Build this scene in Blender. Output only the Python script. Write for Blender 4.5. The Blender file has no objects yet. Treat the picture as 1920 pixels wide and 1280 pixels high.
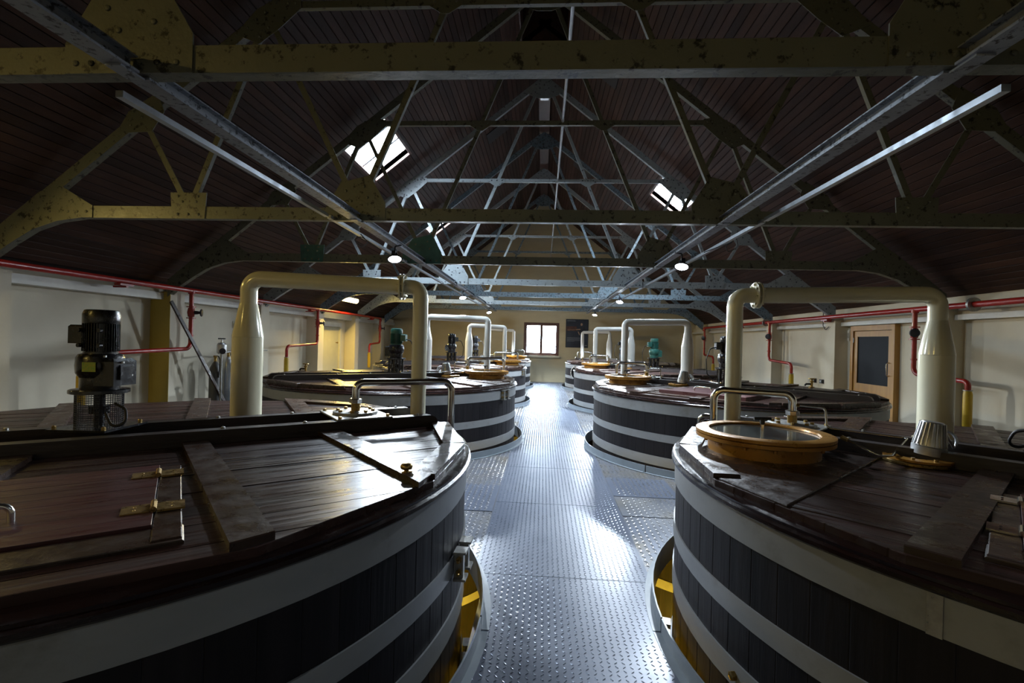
import bpy, math, random
import numpy as np
from mathutils import Vector, Matrix
random.seed(7)
PI = math.pi
C = bpy.context.scene.collection
SC = bpy.context.scene

# ------------------------------------------------------------------ camera, world, exposure
cd = bpy.data.cameras.new('camera'); cam = bpy.data.objects.new('camera', cd); C.objects.link(cam)
SC.camera = cam
cd.sensor_width = 36; cd.lens = 913.2/1920*36; cd.clip_start = 0.05; cd.clip_end = 200
r_ = Vector((0.99761853, 0.06384519, 0.02609703)); f_ = Vector((-0.0638565, 0.99795901, -0.0004))
f_.normalize(); r_ = (r_ - f_*r_.dot(f_)).normalized(); u_ = r_.cross(f_).normalized()
cam.matrix_world = Matrix(((r_.x, u_.x, -f_.x, 0), (r_.y, u_.y, -f_.y, 0), (r_.z, u_.z, -f_.z, 1.743), (0, 0, 0, 1)))
SC.view_settings.view_transform = 'Standard'; SC.view_settings.look = 'None'
SC.view_settings.gamma = 1; SC.view_settings.use_curve_mapping = False
SC.view_settings.exposure = 0.22
W = bpy.data.worlds.new('overcast'); SC.world = W; W.use_nodes = True
W.node_tree.nodes['Background'].inputs[0].default_value = (0.80, 0.90, 1.0, 1)
_n = W.node_tree.nodes; _l = W.node_tree.links      # overcast sky: brighter toward the zenith, dull ground
_tc = _n.new('ShaderNodeTexCoord'); _sp = _n.new('ShaderNodeSeparateXYZ'); _mr = _n.new('ShaderNodeMapRange'); _ra = _n.new('ShaderNodeMath')
_l.new(_tc.outputs['Generated'], _sp.inputs[0]); _l.new(_sp.outputs['Z'], _mr.inputs['Value'])
_mr.inputs['From Min'].default_value = -.15; _mr.inputs['From Max'].default_value = 1; _mr.inputs['To Min'].default_value = 15; _mr.inputs['To Max'].default_value = 90
_l.new(_mr.outputs[0], _n['Background'].inputs[1]); _n.remove(_ra)
SC.cycles.max_bounces = 6; SC.cycles.diffuse_bounces = 3; SC.cycles.glossy_bounces = 3
SC.cycles.transmission_bounces = 4; SC.cycles.sample_clamp_indirect = 4.0
SC.cycles.caustics_reflective = False; SC.cycles.caustics_refractive = False

def portal(name, loc, ax, ay, sx, sy):
    """daylight portal in a real opening; light travels along ax x ay"""
    l = bpy.data.lights.new(name, 'AREA'); l.shape = 'RECTANGLE'; l.size = sx; l.size_y = sy
    l.cycles.is_portal = True
    o = bpy.data.objects.new(name, l); C.objects.link(o)
    ax = Vector(ax).normalized(); ay = Vector(ay).normalized(); az = ax.cross(ay)
    o.matrix_world = Matrix(((ax.x, ay.x, az.x, loc[0]), (ax.y, ay.y, az.y, loc[1]), (ax.z, ay.z, az.z, loc[2]), (0, 0, 0, 1)))
    return o

COOL = (0.80, 0.90, 1.0); WARM = (1.0, 0.70, 0.17); SODIUM = (1.0, 0.66, 0.08)
# the lamps of the place: (x, y, spot watts, pan toward aisle)
RAIL_LAMPS = [(-1.95, 6.5, 88), (-1.98, 12.3, 200), (-2.0, 18.5, 200),
              (1.76, 6.75, 78), (1.83, 12.6, 200), (1.83, 18.6, 200),
              (-2.05, 0.75, 2), (1.83, 0.95, 6)]
E_BULKHEAD = 150
E_REAR = 16
E_BELOW = 190

# ------------------------------------------------------------------ mesh helpers
class MB:
    def __init__(s): s.v = []; s.f = []; s.m = []
    def add(s, vs, fs, mi=0):
        n = len(s.v); s.v += [tuple(p) for p in vs]; s.f += [tuple(i+n for i in f) for f in fs]; s.m += [mi]*len(fs); return s
    def box(s, x0, x1, y0, y1, z0, z1, mi=0):
        return s.add([(x0,y0,z0),(x1,y0,z0),(x1,y1,z0),(x0,y1,z0),(x0,y0,z1),(x1,y0,z1),(x1,y1,z1),(x0,y1,z1)],
                     [(3,2,1,0),(4,5,6,7),(0,1,5,4),(1,2,6,5),(2,3,7,6),(3,0,4,7)], mi)
    def bev(s, x0, x1, y0, y1, z0, z1, b=0.004, mi=0):
        """box with a chamfered top edge"""
        vs = [(x0,y0,z0),(x1,y0,z0),(x1,y1,z0),(x0,y1,z0),(x0,y0,z1-b),(x1,y0,z1-b),(x1,y1,z1-b),(x0,y1,z1-b),
              (x0+b,y0+b,z1),(x1-b,y0+b,z1),(x1-b,y1-b,z1),(x0+b,y1-b,z1)]
        fs = [(3,2,1,0)] + [(i,(i+1)%4,(i+1)%4+4,i+4) for i in range(4)] + [(i+4,(i+1)%4+4,(i+1)%4+8,i+8) for i in range(4)] + [(8,9,10,11)]
        return s.add(vs, fs, mi)
    def prism(s, poly, z0, z1, b=0.0, mi=0):
        n = len(poly)
        area = sum(poly[i][0]*poly[(i+1)%n][1]-poly[(i+1)%n][0]*poly[i][1] for i in range(n))
        if area < 0: poly = poly[::-1]
        vs = [(p[0],p[1],z0) for p in poly]
        if b:
            cx = sum(p[0] for p in poly)/n; cy = sum(p[1] for p in poly)/n
            vs += [(p[0],p[1],z1-b) for p in poly]
            q = []
            for i in range(n):
                d = Vector((cx-poly[i][0], cy-poly[i][1])); L = d.length or 1; d = d/L*min(b*1.4, L*.4)
                q.append((poly[i][0]+d.x, poly[i][1]+d.y, z1))
            vs += q
            fs = [tuple(range(n))[::-1]] + [(i,(i+1)%n,(i+1)%n+n,i+n) for i in range(n)] + [(i+n,(i+1)%n+n,(i+1)%n+2*n,i+2*n) for i in range(n)] + [tuple(range(2*n,3*n))]
        else:
            vs += [(p[0],p[1],z1) for p in poly]
            fs = [tuple(range(n))[::-1]] + [(i,(i+1)%n,(i+1)%n+n,i+n) for i in range(n)] + [tuple(range(n,2*n))]
        return s.add(vs, fs, mi)
    def bar(s, a, b, w, h, up=(0,0,1), off=(0,0), mi=0):
        """box along a->b, width w sideways, height h along up; off shifts the section (side, up)"""
        a = Vector(a); b = Vector(b); d = (b-a).normalized(); up = Vector(up)
        sd = d.cross(up).normalized(); uu = sd.cross(d).normalized()
        vs = []
        for p in (a, b):
            for i, j in ((-1,-1),(1,-1),(1,1),(-1,1)):
                vs.append(p + sd*(off[0]+i*w/2) + uu*(off[1]+j*h/2))
        return s.add(vs, [(0,1,2,3)[::-1],(4,5,6,7),(0,1,5,4),(1,2,6,5),(2,3,7,6),(3,0,4,7)][:1] + [(4,5,6,7),(0,1,5,4),(1,2,6,5),(2,3,7,6),(3,0,4,7)], mi)
    def lathe(s, prof, n=24, org=(0,0,0), axis=(0,0,1), mi=0, cap=True):
        ax = Vector(axis).normalized(); t = Vector((1,0,0)) if abs(ax.x) < .9 else Vector((0,1,0))
        e1 = ax.cross(t).normalized(); e2 = ax.cross(e1); o = Vector(org)
        vs = []; k = len(prof)
        for r, z in prof:
            for i in range(n):
                a = 2*PI*i/n; vs.append(o + ax*z + e1*(r*math.cos(a)) + e2*(r*math.sin(a)))
        fs = []
        for j in range(k-1):
            for i in range(n):
                i2 = (i+1) % n; fs.append((j*n+i, j*n+i2, (j+1)*n+i2, (j+1)*n+i))
        if cap:
            fs.append(tuple(range(n))[::-1]); fs.append(tuple(range((k-1)*n, k*n)))
        return s.add(vs, fs, mi)
    def tube(s, pts, r, n=12, bend=0.0, seg=6, cap=True, mi=0):
        P = [Vector(p) for p in pts]; path = [P[0]]
        for i in range(1, len(P)-1):
            a = (P[i-1]-P[i]); b = (P[i+1]-P[i]); ang = a.angle(b)
            if bend > 0 and ang < PI-.05:
                t = min(bend/math.tan(ang/2), a.length*.49, b.length*.49)
                p0 = P[i]+a.normalized()*t; p2 = P[i]+b.normalized()*t
                rr = t*math.tan(ang/2); bis = (a.normalized()+b.normalized()).normalized()
                cen = P[i]+bis*(rr/math.sin(ang/2)); va = p0-cen; vb = p2-cen; tot = va.angle(vb); axx = va.cross(vb).normalized()
                for k in range(seg+1): path.append(cen + Matrix.Rotation(tot*k/seg, 3, axx) @ va)
            else: path.append(P[i])
        path.append(P[-1])
        rs = r if callable(r) else (lambda k, N: r)
        N = len(path); up = None; vs = []
        for k, p in enumerate(path):
            d = (path[min(k+1,N-1)]-path[max(k-1,0)]).normalized()
            if up is None:
                up = d.orthogonal().normalized()
            up = (up - d*up.dot(d)).normalized(); sd = d.cross(up); R = rs(k, N)
            for i in range(n):
                a = 2*PI*i/n; vs.append(p + up*(R*math.cos(a)) + sd*(R*math.sin(a)))
        fs = [(k*n+i, k*n+(i+1)%n, (k+1)*n+(i+1)%n, (k+1)*n+i) for k in range(N-1) for i in range(n)]
        if cap: fs += [tuple(range(n))[::-1], tuple(range((N-1)*n, N*n))]
        return s.add(vs, fs, mi)
    def torus(s, R, r, org=(0,0,0), axis=(0,0,1), n=32, m=8, arc=(0, 2*PI), mi=0):
        ax = Vector(axis).normalized(); t = Vector((1,0,0)) if abs(ax.x) < .9 else Vector((0,1,0))
        e1 = ax.cross(t).normalized(); e2 = ax.cross(e1); o = Vector(org); vs = []
        full = abs(arc[1]-arc[0]-2*PI) < 1e-6; K = n if full else n+1
        for i in range(K):
            a = arc[0]+(arc[1]-arc[0])*i/n; d = e1*math.cos(a)+e2*math.sin(a)
            for j in range(m):
                b = 2*PI*j/m; vs.append(o + d*(R+r*math.cos(b)) + ax*(r*math.sin(b)))
        fs = [(i*m+j, ((i+1)%K)*m+j, ((i+1)%K)*m+(j+1)%m, i*m+(j+1)%m) for i in range(n) for j in range(m)]
        return s.add(vs, fs, mi)
    def mesh(s, name, mat=None, smooth=35):
        me = bpy.data.meshes.new(name); me.from_pydata([tuple(v) for v in s.v], [], s.f)
        for m in (mat if isinstance(mat, (list, tuple)) else [mat]):
            if m: me.materials.append(m)
        if any(s.m): me.polygons.foreach_set('material_index', s.m)
        me.validate()
        if smooth:
            me.polygons.foreach_set('use_smooth', [True]*len(me.polygons)); me.set_sharp_from_angle(angle=math.radians(smooth))
        me.update(); return me
    def build(s, name, mat, parent=None, smooth=35, **kw):
        return put(name, s.mesh(name, mat, smooth), parent, **kw)

def put(name, me, parent=None, loc=None, rotz=None, label=None, kind=None):
    o = bpy.data.objects.new(name, me); C.objects.link(o)
    if parent: o.parent = parent
    if loc: o.location = loc
    if rotz is not None: o.rotation_euler = (0, 0, rotz)
    if label: o['label'] = label
    if kind: o['kind'] = kind
    return o
def thing(name, label, cat, loc=(0,0,0), rotz=0, group=None):
    o = bpy.data.objects.new(name, None); o.empty_display_size = .1; C.objects.link(o)
    o.location = loc; o.rotation_euler = (0, 0, rotz); o['label'] = label; o['category'] = cat
    if group: o['group'] = group
    return o
def struct(name, mb, mat, smooth=0):
    o = mb.build(name, mat, None, smooth); o['kind'] = 'structure'; return o
def sempty(name, loc=(0,0,0)):
    o = bpy.data.objects.new(name, None); C.objects.link(o); o.location = loc; o['kind'] = 'structure'; return o

# ------------------------------------------------------------------ materials
def mat(name, col, rough=.5, metal=0, var=0.0, vscale=(4,4,4), bump=0.0, bscale=(30,30,30), col2=None, patch=None, pscale=6,
        pthr=(.55,.65), coat=0, rand=0.0, emit=None, rvar=0.0, spec=None, trans=0, coord='Object'):
    m = bpy.data.materials.new(name); m.use_nodes = True; nt = m.node_tree; N = nt.nodes; L = nt.links
    b = N['Principled BSDF']; b.inputs['Roughness'].default_value = rough; b.inputs['Metallic'].default_value = metal
    b.inputs['Base Color'].default_value = (*col, 1)
    if spec is not None: b.inputs['Specular IOR Level'].default_value = spec
    if coat: b.inputs['Coat Weight'].default_value = coat; b.inputs['Coat Roughness'].default_value = .12
    if trans: b.inputs['Transmission Weight'].default_value = trans
    if emit: b.inputs['Emission Color'].default_value = (*emit[0], 1); b.inputs['Emission Strength'].default_value = emit[1]
    if not (var or bump or patch or rand or rvar): return m
    tc = N.new('ShaderNodeTexCoord')
    def noise(scale, det=4, rgh=.6):
        mp = N.new('ShaderNodeMapping'); mp.inputs['Scale'].default_value = scale; L.new(tc.outputs[coord], mp.inputs['Vector'])
        if rand:
            oi = N.new('ShaderNodeObjectInfo'); mul = N.new('ShaderNodeMath'); mul.operation = 'MULTIPLY'; mul.inputs[1].default_value = 37
            L.new(oi.outputs['Random'], mul.inputs[0]); L.new(mul.outputs[0], mp.inputs['Location'])
        n = N.new('ShaderNodeTexNoise'); n.inputs['Scale'].default_value = 1; n.inputs['Detail'].default_value = det; n.inputs['Roughness'].default_value = rgh
        L.new(mp.outputs[0], n.inputs['Vector']); return n.outputs['Fac']
    cur = None
    n1 = noise(vscale)
    rmp = N.new('ShaderNodeMapRange'); rmp.inputs['From Min'].default_value = .3; rmp.inputs['From Max'].default_value = .7; L.new(n1, rmp.inputs['Value'])
    mx = N.new('ShaderNodeMix'); mx.data_type = 'RGBA'
    c2 = col2 if col2 else tuple(c*(1-var) for c in col)
    mx.inputs['A'].default_value = (*col, 1); mx.inputs['B'].default_value = (*c2, 1); L.new(rmp.outputs[0], mx.inputs['Factor']); cur = mx.outputs['Result']
    if patch:
        n2 = noise(pscale if isinstance(pscale, tuple) else (pscale,)*3, 6, .7)
        r2 = N.new('ShaderNodeMapRange'); r2.inputs['From Min'].default_value = pthr[0]; r2.inputs['From Max'].default_value = pthr[1]; L.new(n2, r2.inputs['Value'])
        m2 = N.new('ShaderNodeMix'); m2.data_type = 'RGBA'; m2.inputs['B'].default_value = (*patch, 1); L.new(cur, m2.inputs['A']); L.new(r2.outputs[0], m2.inputs['Factor']); cur = m2.outputs['Result']
    if rand:
        oi = N.new('ShaderNodeObjectInfo'); rr = N.new('ShaderNodeMapRange'); rr.inputs['To Min'].default_value = 1-rand; rr.inputs['To Max'].default_value = 1+rand
        L.new(oi.outputs['Random'], rr.inputs['Value']); hs = N.new('ShaderNodeHueSaturation'); L.new(rr.outputs[0], hs.inputs['Value']); L.new(cur, hs.inputs['Color']); cur = hs.outputs['Color']
    L.new(cur, b.inputs['Base Color'])
    if rvar:
        n3 = noise(tuple(v*1.7 for v in vscale), 5)
        r3 = N.new('ShaderNodeMapRange'); r3.inputs['From Min'].default_value = .3; r3.inputs['From Max'].default_value = .7
        r3.inputs['To Min'].default_value = max(.03, rough-rvar); r3.inputs['To Max'].default_value = min(1, rough+rvar); L.new(n3, r3.inputs['Value']); L.new(r3.outputs[0], b.inputs['Roughness'])
    if bump:
        n4 = noise(bscale, 5); bp = N.new('ShaderNodeBump'); bp.inputs['Strength'].default_value = bump; bp.inputs['Distance'].default_value = .01
        L.new(n4, bp.inputs['Height']); L.new(bp.outputs[0], b.inputs['Normal'])
    return m

M = {}
M['deck'] = mat('varnished_lid_wood', (.015,.0075,.006), .34, spec=.25, var=.3, vscale=(1.5,22,8), col2=(.036,.017,.014), bump=.22, bscale=(3,50,20), rand=.3, rvar=.15, patch=(.048,.038,.037), pscale=(1.6,14,14), pthr=(.48,.78))
M['batten'] = mat('dark_batten_wood', (.020,.011,.008), .32, spec=.4, var=.4, vscale=(6,6,6), col2=(.040,.023,.016), bump=.3, bscale=(20,20,20), rand=.2, rvar=.12, patch=(.045,.036,.030), pscale=9, pthr=(.56,.74))
M['door_wood'] = mat('red_brown_door_wood', (.055,.015,.016), .36, var=.3, vscale=(2,18,8), col2=(.034,.011,.011), bump=.2, bscale=(3,40,20), rvar=.1)
M['beam'] = mat('black_stained_beam', (.020,.015,.016), .38, var=.3, vscale=(2,10,10), col2=(.034,.028,.028), bump=.3, bscale=(8,30,30), rvar=.15, patch=(.08,.07,.07), pscale=14, pthr=(.66,.74))
M['rim'] = mat('red_brown_rim_moulding', (.016,.006,.0045), .24, var=.4, vscale=(4,4,20), col2=(.008,.004,.0035), bump=.1, rvar=.1)
M['stave'] = mat('dark_stave_wood', (.0052,.0050,.0065), .55, spec=.22, var=.3, vscale=(12,12,.8), col2=(.014,.012,.014), bump=.2, bscale=(40,40,3), rand=.15)
M['hoop'] = mat('pale_grey_hoop_steel', (.27,.28,.285), .42, metal=.15, var=.2, vscale=(2,2,5), col2=(.22,.23,.24), bump=.08, bscale=(20,20,20), patch=(.17,.165,.155), pscale=3.5, pthr=(.55,.8))
M['cream'] = mat('cream_gloss_paint', (.76,.73,.56), .16, var=.12, vscale=(5,5,3), col2=(.70,.67,.50), coat=.3, patch=(.14,.08,.04), pscale=16, pthr=(.74,.77))
M['white'] = mat('white_and_coollit_gloss', (.82,.82,.78), .18, var=.08, vscale=(4,4,3), coat=.3)  # white door strip; far cream pipes whitened in colour for cool light
M['steel'] = mat('polished_stainless', (.72,.71,.68), .14, metal=1, var=.1, vscale=(6,6,6), rvar=.06)
M['galv'] = mat('galvanised_steel', (.55,.58,.62), .38, metal=.8, var=.2, vscale=(9,9,9), rvar=.1)
M['dull'] = mat('dull_zinc', (.42,.42,.40), .42, metal=.9, var=.3, vscale=(25,25,25), rvar=.15, patch=(.25,.20,.12), pscale=30, pthr=(.6,.7))
M['brass'] = mat('old_brass', (.45,.30,.10), .35, metal=.9, var=.4, vscale=(25,25,25), rvar=.15)
M['ochre'] = mat('ochre_gold_paint', (.46,.23,.035), .33, metal=.25, var=.3, vscale=(10,10,10), col2=(.36,.16,.03), patch=(.55,.48,.38), pscale=18, pthr=(.69,.73), rvar=.1)
M['black'] = mat('black_gloss_paint', (.016,.017,.020), .22, var=.3, vscale=(12,12,12), bump=.15, bscale=(60,60,60), coat=.2, rvar=.1)
M['green'] = mat('green_motor_paint', (.040,.17,.14), .32, var=.3, vscale=(10,10,10), col2=(.028,.125,.105))
M['plate'] = mat('rating_plate_green', (.16,.42,.08), .4, var=.5, vscale=(60,60,60), col2=(.50,.45,.06))
M['white_label'] = mat('white_label', (.8,.8,.8), .5)
M['mesh'] = mat('cage_wire', (.05,.05,.055), .35, metal=.6)
M['red'] = mat('red_pipe_paint', (.42,.022,.014), .27, var=.3, vscale=(8,8,8), col2=(.30,.016,.012), coat=.2)
M['yellow'] = mat('yellow_sleeve', (.62,.40,.02), .45, var=.2)
M['ironblk'] = mat('black_iron', (.015,.014,.022), .35, var=.3, vscale=(20,20,20))
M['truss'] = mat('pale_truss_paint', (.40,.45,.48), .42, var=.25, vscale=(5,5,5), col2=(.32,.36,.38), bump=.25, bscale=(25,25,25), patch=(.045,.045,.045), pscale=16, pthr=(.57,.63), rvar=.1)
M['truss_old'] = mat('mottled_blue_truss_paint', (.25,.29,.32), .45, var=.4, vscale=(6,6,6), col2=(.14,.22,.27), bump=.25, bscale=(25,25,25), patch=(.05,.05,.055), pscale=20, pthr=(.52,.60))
M['truss_warmlit'] = mat('warmlit_truss_paint', (.155,.158,.120), .42, var=.25, vscale=(5,5,5), col2=(.14,.145,.11), bump=.3, bscale=(25,25,25), patch=(.020,.020,.017), pscale=13, pthr=(.56,.62), rvar=.1)  # the pale truss paint, darkened and tinted olive for dim warm lamplight
M['rivet'] = mat('dark_rivet', (.07,.08,.10), .4)
M['teal'] = mat('teal_patch_paint', (.05,.16,.14), .45, var=.4, vscale=(8,8,8), bump=.2)
M['rail'] = mat('grey_rail_paint', (.34,.37,.42), .38, metal=.2, var=.3, vscale=(4,4,4), col2=(.22,.24,.28), patch=(.03,.03,.035), pscale=22, pthr=(.54,.60), bump=.2)
M['board'] = mat('stained_ceiling_board', (.062,.030,.021), .6, spec=.25, var=.4, vscale=(9,1.2,9), col2=(.036,.018,.013), bump=.2, bscale=(40,4,40), rand=.35)
M['roofdark'] = mat('dark_roof_lining', (.018,.010,.008), .8)
M['ridge'] = mat('ridge_board', (.10,.05,.035), .5, var=.4, vscale=(12,2,12))
M['wall'] = mat('cream_rendered_wall', (.64,.55,.36), .75, var=.12, vscale=(1.2,1.2,3), bump=.15, bscale=(20,20,20))
M['wallside'] = mat('offwhite_rendered_wall', (.72,.66,.52), .72, var=.14, vscale=(1.2,1.2,1.2), col2=(.63,.57,.44), bump=.15, bscale=(22,22,22))
M['lower'] = mat('yellow_lower_wall', (.75,.62,.14), .6, var=.2)
M['lintel'] = mat('white_lintel_paint', (.66,.64,.57), .4, var=.15)
M['floorpaint'] = mat('blue_grey_floor_paint', (.100,.118,.162), .34, metal=.2, spec=.4, var=.15, vscale=(1.0,1.0,1.0), col2=(.088,.104,.145), rvar=.05, bump=.05, bscale=(12,12,12), patch=(.115,.132,.170), pscale=1.6, pthr=(.5,.9))
M['sideplate'] = mat('worn_side_plate', (.15,.15,.155), .38, metal=.5, var=.35, vscale=(1.2,1.2,1.2), col2=(.13,.15,.20), rvar=.1, patch=(.17,.145,.10), pscale=1.3, pthr=(.5,.7))
M['tread'] = mat('worn_tread_lozenges', (.26,.30,.37), .30, metal=.5, var=.3, vscale=(2,2,2), rvar=.08)
M['sidetread'] = mat('bright_side_tread', (.36,.36,.36), .28, metal=.7, var=.3, vscale=(2,2,2), rvar=.1)
M['collar'] = mat('grey_collar_paint', (.20,.235,.27), .4, var=.25, vscale=(3,3,3), rvar=.1)
M['darksteel'] = mat('dark_cylinder_steel', (.11,.11,.11), .4, metal=.4)
M['litface'] = mat('lamplit_pier_face', (.50,.37,.07), .6, var=.1)  # pier side colour with the warm lamplight painted in
M['pine'] = mat('yellow_pine', (.50,.27,.06), .45, var=.3, vscale=(10,10,1.2), col2=(.38,.19,.045))
M['redwood'] = mat('window_frame_wood', (.12,.045,.028), .45, var=.3, vscale=(10,10,2))
M['doorglass'] = mat('dark_door_glass', (.008,.010,.014), .5, var=.2, spec=.1)
M['doorwhite'] = mat('cream_door_paint', (.55,.52,.38), .45, var=.1)
M['rubber'] = mat('black_rubber', (.012,.012,.013), .5)
M['sill'] = mat('pale_sill', (.72,.66,.50), .5)
M['darkvent'] = mat('dark_vent', (.010,.010,.012), .5)
M['sight'] = mat('sight_glass_painted_reflection', (.105,.118,.112), .10, spec=1.0, var=.3, vscale=(4,4,4), coat=.5)  # opaque grey base stands in for light reflected by the glass
M['clear'] = mat('clear_glass', (.9,.95,.95), .02, trans=1)
M['lens_cool'] = mat('cool_lamp_lens', (1,1,1), .3, emit=(COOL, 28))
M['lens_warm'] = mat('warm_lamp_diffuser', (1,.9,.5), .3, emit=((1,.80,.30), 14))
M['lens_low'] = mat('yellow_lamp_diffuser', (1,.9,.5), .3, emit=(SODIUM, 10))
M['alu'] = mat('cast_aluminium', (.60,.61,.62), .34, metal=.85, var=.2, vscale=(20,20,20))
def glassmat():
    m = bpy.data.materials.new('window_glass'); m.use_nodes = True; nt = m.node_tree; N = nt.nodes
    for n in list(N): N.remove(n)
    o = N.new('ShaderNodeOutputMaterial'); t = N.new('ShaderNodeBsdfTransparent'); g = N.new('ShaderNodeBsdfGlossy'); g.inputs['Roughness'].default_value = .03
    mx = N.new('ShaderNodeMixShader'); mx.inputs[0].default_value = .06; t.inputs[0].default_value = (.95,.98,1,1)
    nt.links.new(t.outputs[0], mx.inputs[1]); nt.links.new(g.outputs[0], mx.inputs[2]); nt.links.new(mx.outputs[0], o.inputs[0]); return m
M['glass'] = glassmat()

# ------------------------------------------------------------------ room shell
XC = -0.12; ZR = 7.90; SL = 0.80; YW = 21.3; YB = -3.6; XLW = -6.85; XRW = 6.50; ZLOW = -3.6
CS = 1/math.sqrt(1+SL*SL); SN = SL*CS
def roofpt(side, s, y, up=0.0):       # s measured down the slope from the ridge, up = outward offset
    return Vector((XC + side*(s*CS + up*SN), y, ZR - s*SN + up*CS))
BW = .1125
SKY = [(-1, 3.6, 4.5, 8.35, 10.12), (-1, 3.6, 4.5, 14.15, 15.55), (1, 3.6, 4.5, 11.37, 12.83)]
SMAX = 8.55
ceil = sempty('ceiling', (0, 0, 0))
LY0, LY1, LK = 6.3, 9.6, 5
lin = MB()
def roofslab(mb, side, s0, s1, y0, y1, t0, t1, mi=0):
    vs = [roofpt(side, s, y, t) for t in (t0, t1) for (s, y) in ((s0,y0),(s1,y0),(s1,y1),(s0,y1))]
    mb.add(vs, [(3,2,1,0),(4,5,6,7),(0,1,5,4),(1,2,6,5),(2,3,7,6),(3,0,4,7)], mi)
for side in (-1, 1):
    roofslab(lin, side, LK*BW, 3.6, YB-.2, YW+.3, .022, .12); roofslab(lin, side, -.2, LK*BW, YB-.2, LY0, .022, .12); roofslab(lin, side, -.2, LK*BW, LY1, YW+.3, .022, .12); roofslab(lin, side, 4.5, SMAX+.2, YB-.2, YW+.3, .022, .12)
    ys = YB-.2
    for (sd, s0, s1, y0, y1) in [k for k in SKY if k[0] == side]:
        roofslab(lin, side, s0, s1, ys, y0, .022, .12); ys = y1
    roofslab(lin, side, 3.6, 4.5, ys, YW+.3, .022, .12)
lin.build('roof_lining', M['roofdark'], ceil, 0)
def boardmesh(side, y0, y1):
    mb = MB(); g = .004; c = .004
    prof = [(g, .02), (g, c), (g+c, 0), (BW-g-c, 0), (BW-g, c), (BW-g, .02)]
    base = roofpt(side, 0, 0)
    vs = []
    for y in (y0, y1):
        for (s, t) in prof: vs.append(roofpt(side, s, y, t) - base)
    n = len(prof); mb.add(vs, [(i, i+1, i+1+n, i+n) for i in range(n-1)])
    return mb.mesh('ceiling_board', M['board'], 0)
cache = {}
for side in (-1, 1):
    k = 0
    while (k+1)*BW < SMAX:
        s = k*BW; spans = [(YB, YW)]
        if k < LK: spans = [(YB, LY0), (LY1, YW)]
        if 3.6-1e-6 <= s < 4.5-1e-6:
            spans = []; ys = YB
            for q in [q for q in SKY if q[0] == side]: spans.append((ys, q[3])); ys = q[4]
            spans.append((ys, YW))
        for sp in spans:
            key = (side,)+sp
            if key not in cache: cache[key] = boardmesh(side, *sp)
            put('ceiling_board', cache[key], ceil, loc=roofpt(side, s, 0))
        k += 1
MB().box(XC-.14, XC+.14, LY1+.05, YW, ZR-.20, ZR-.155).build('ridge_board', M['ridge'], ceil, 0)
hw = LK*BW*CS; zb = ZR-LK*BW*SN
MB().box(XC-hw-.03, XC+hw+.03, LY0-.1, LY1+.1, 8.85, 8.9).build('lantern_roof', M['roofdark'], ceil, 0)
nb = 8
for k in range(nb):
    x0 = XC-hw+2*hw*k/nb
    for y in (LY0-.02, LY1): MB().box(x0+.002, x0+2*hw/nb-.002, y, y+.02, zb-.02, 8.85).build('lantern_board', M['ridge'], ceil, 0)
for sx in (-1, 1):
    xa, xb = sorted((XC+sx*hw, XC+sx*(hw+.02))); n = 24
    for k in range(n):
        y0 = LY0+(LY1-LY0)*k/n; MB().box(xa, xb, y0+.002, y0+(LY1-LY0)/n-.002, zb-.02, 8.35 if k % 2 else 8.35).build('lantern_board', M['ridge'], ceil, 0)
    MB().box(xa-.01, xb+.01, LY0, LY1, 8.351, 8.85).build('lantern_cheek', M['roofdark'], ceil, 0)
    xc, xd = sorted((XC+sx*(hw+.022), XC+sx*(hw+.05))); MB().box(xc, xd, LY0-.05, LY1+.05, zb-.02, 8.9).build('lantern_lining', M['roofdark'], ceil, 0)
for ya in (LY0-.06, LY1+.022): MB().box(XC-hw-.05, XC+hw+.05, ya, ya+.035, zb-.02, 8.85).build('lantern_lining', M['roofdark'], ceil, 0)
MB().box(XC-.10, XC+.10, 10.35, 12.0, ZR-.215, ZR-.201).build('ridge_panel', M['alu'], ceil, 0, label='dull silvery panel under the ridge')
for (side, s0, s1, y0, y1) in [(-1, 1.17, 1.80, 11.85, 12.40), (1, 1.17, 1.82, 14.5, 14.95), (1, 1.25, 1.82, 9.0, 9.7), (-1, 1.2, 1.9, 5.3, 5.9)]:
    mb = MB(); roofslab(mb, side, s0, s1, y0, y1, -.02, -.002); mb.build('vent_panel', M['darkvent'], ceil, 0, label='black plate drawn for the dark of a small vent opening in the boarded slope')  # black plate stands in for the shade inside the vent opening
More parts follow.
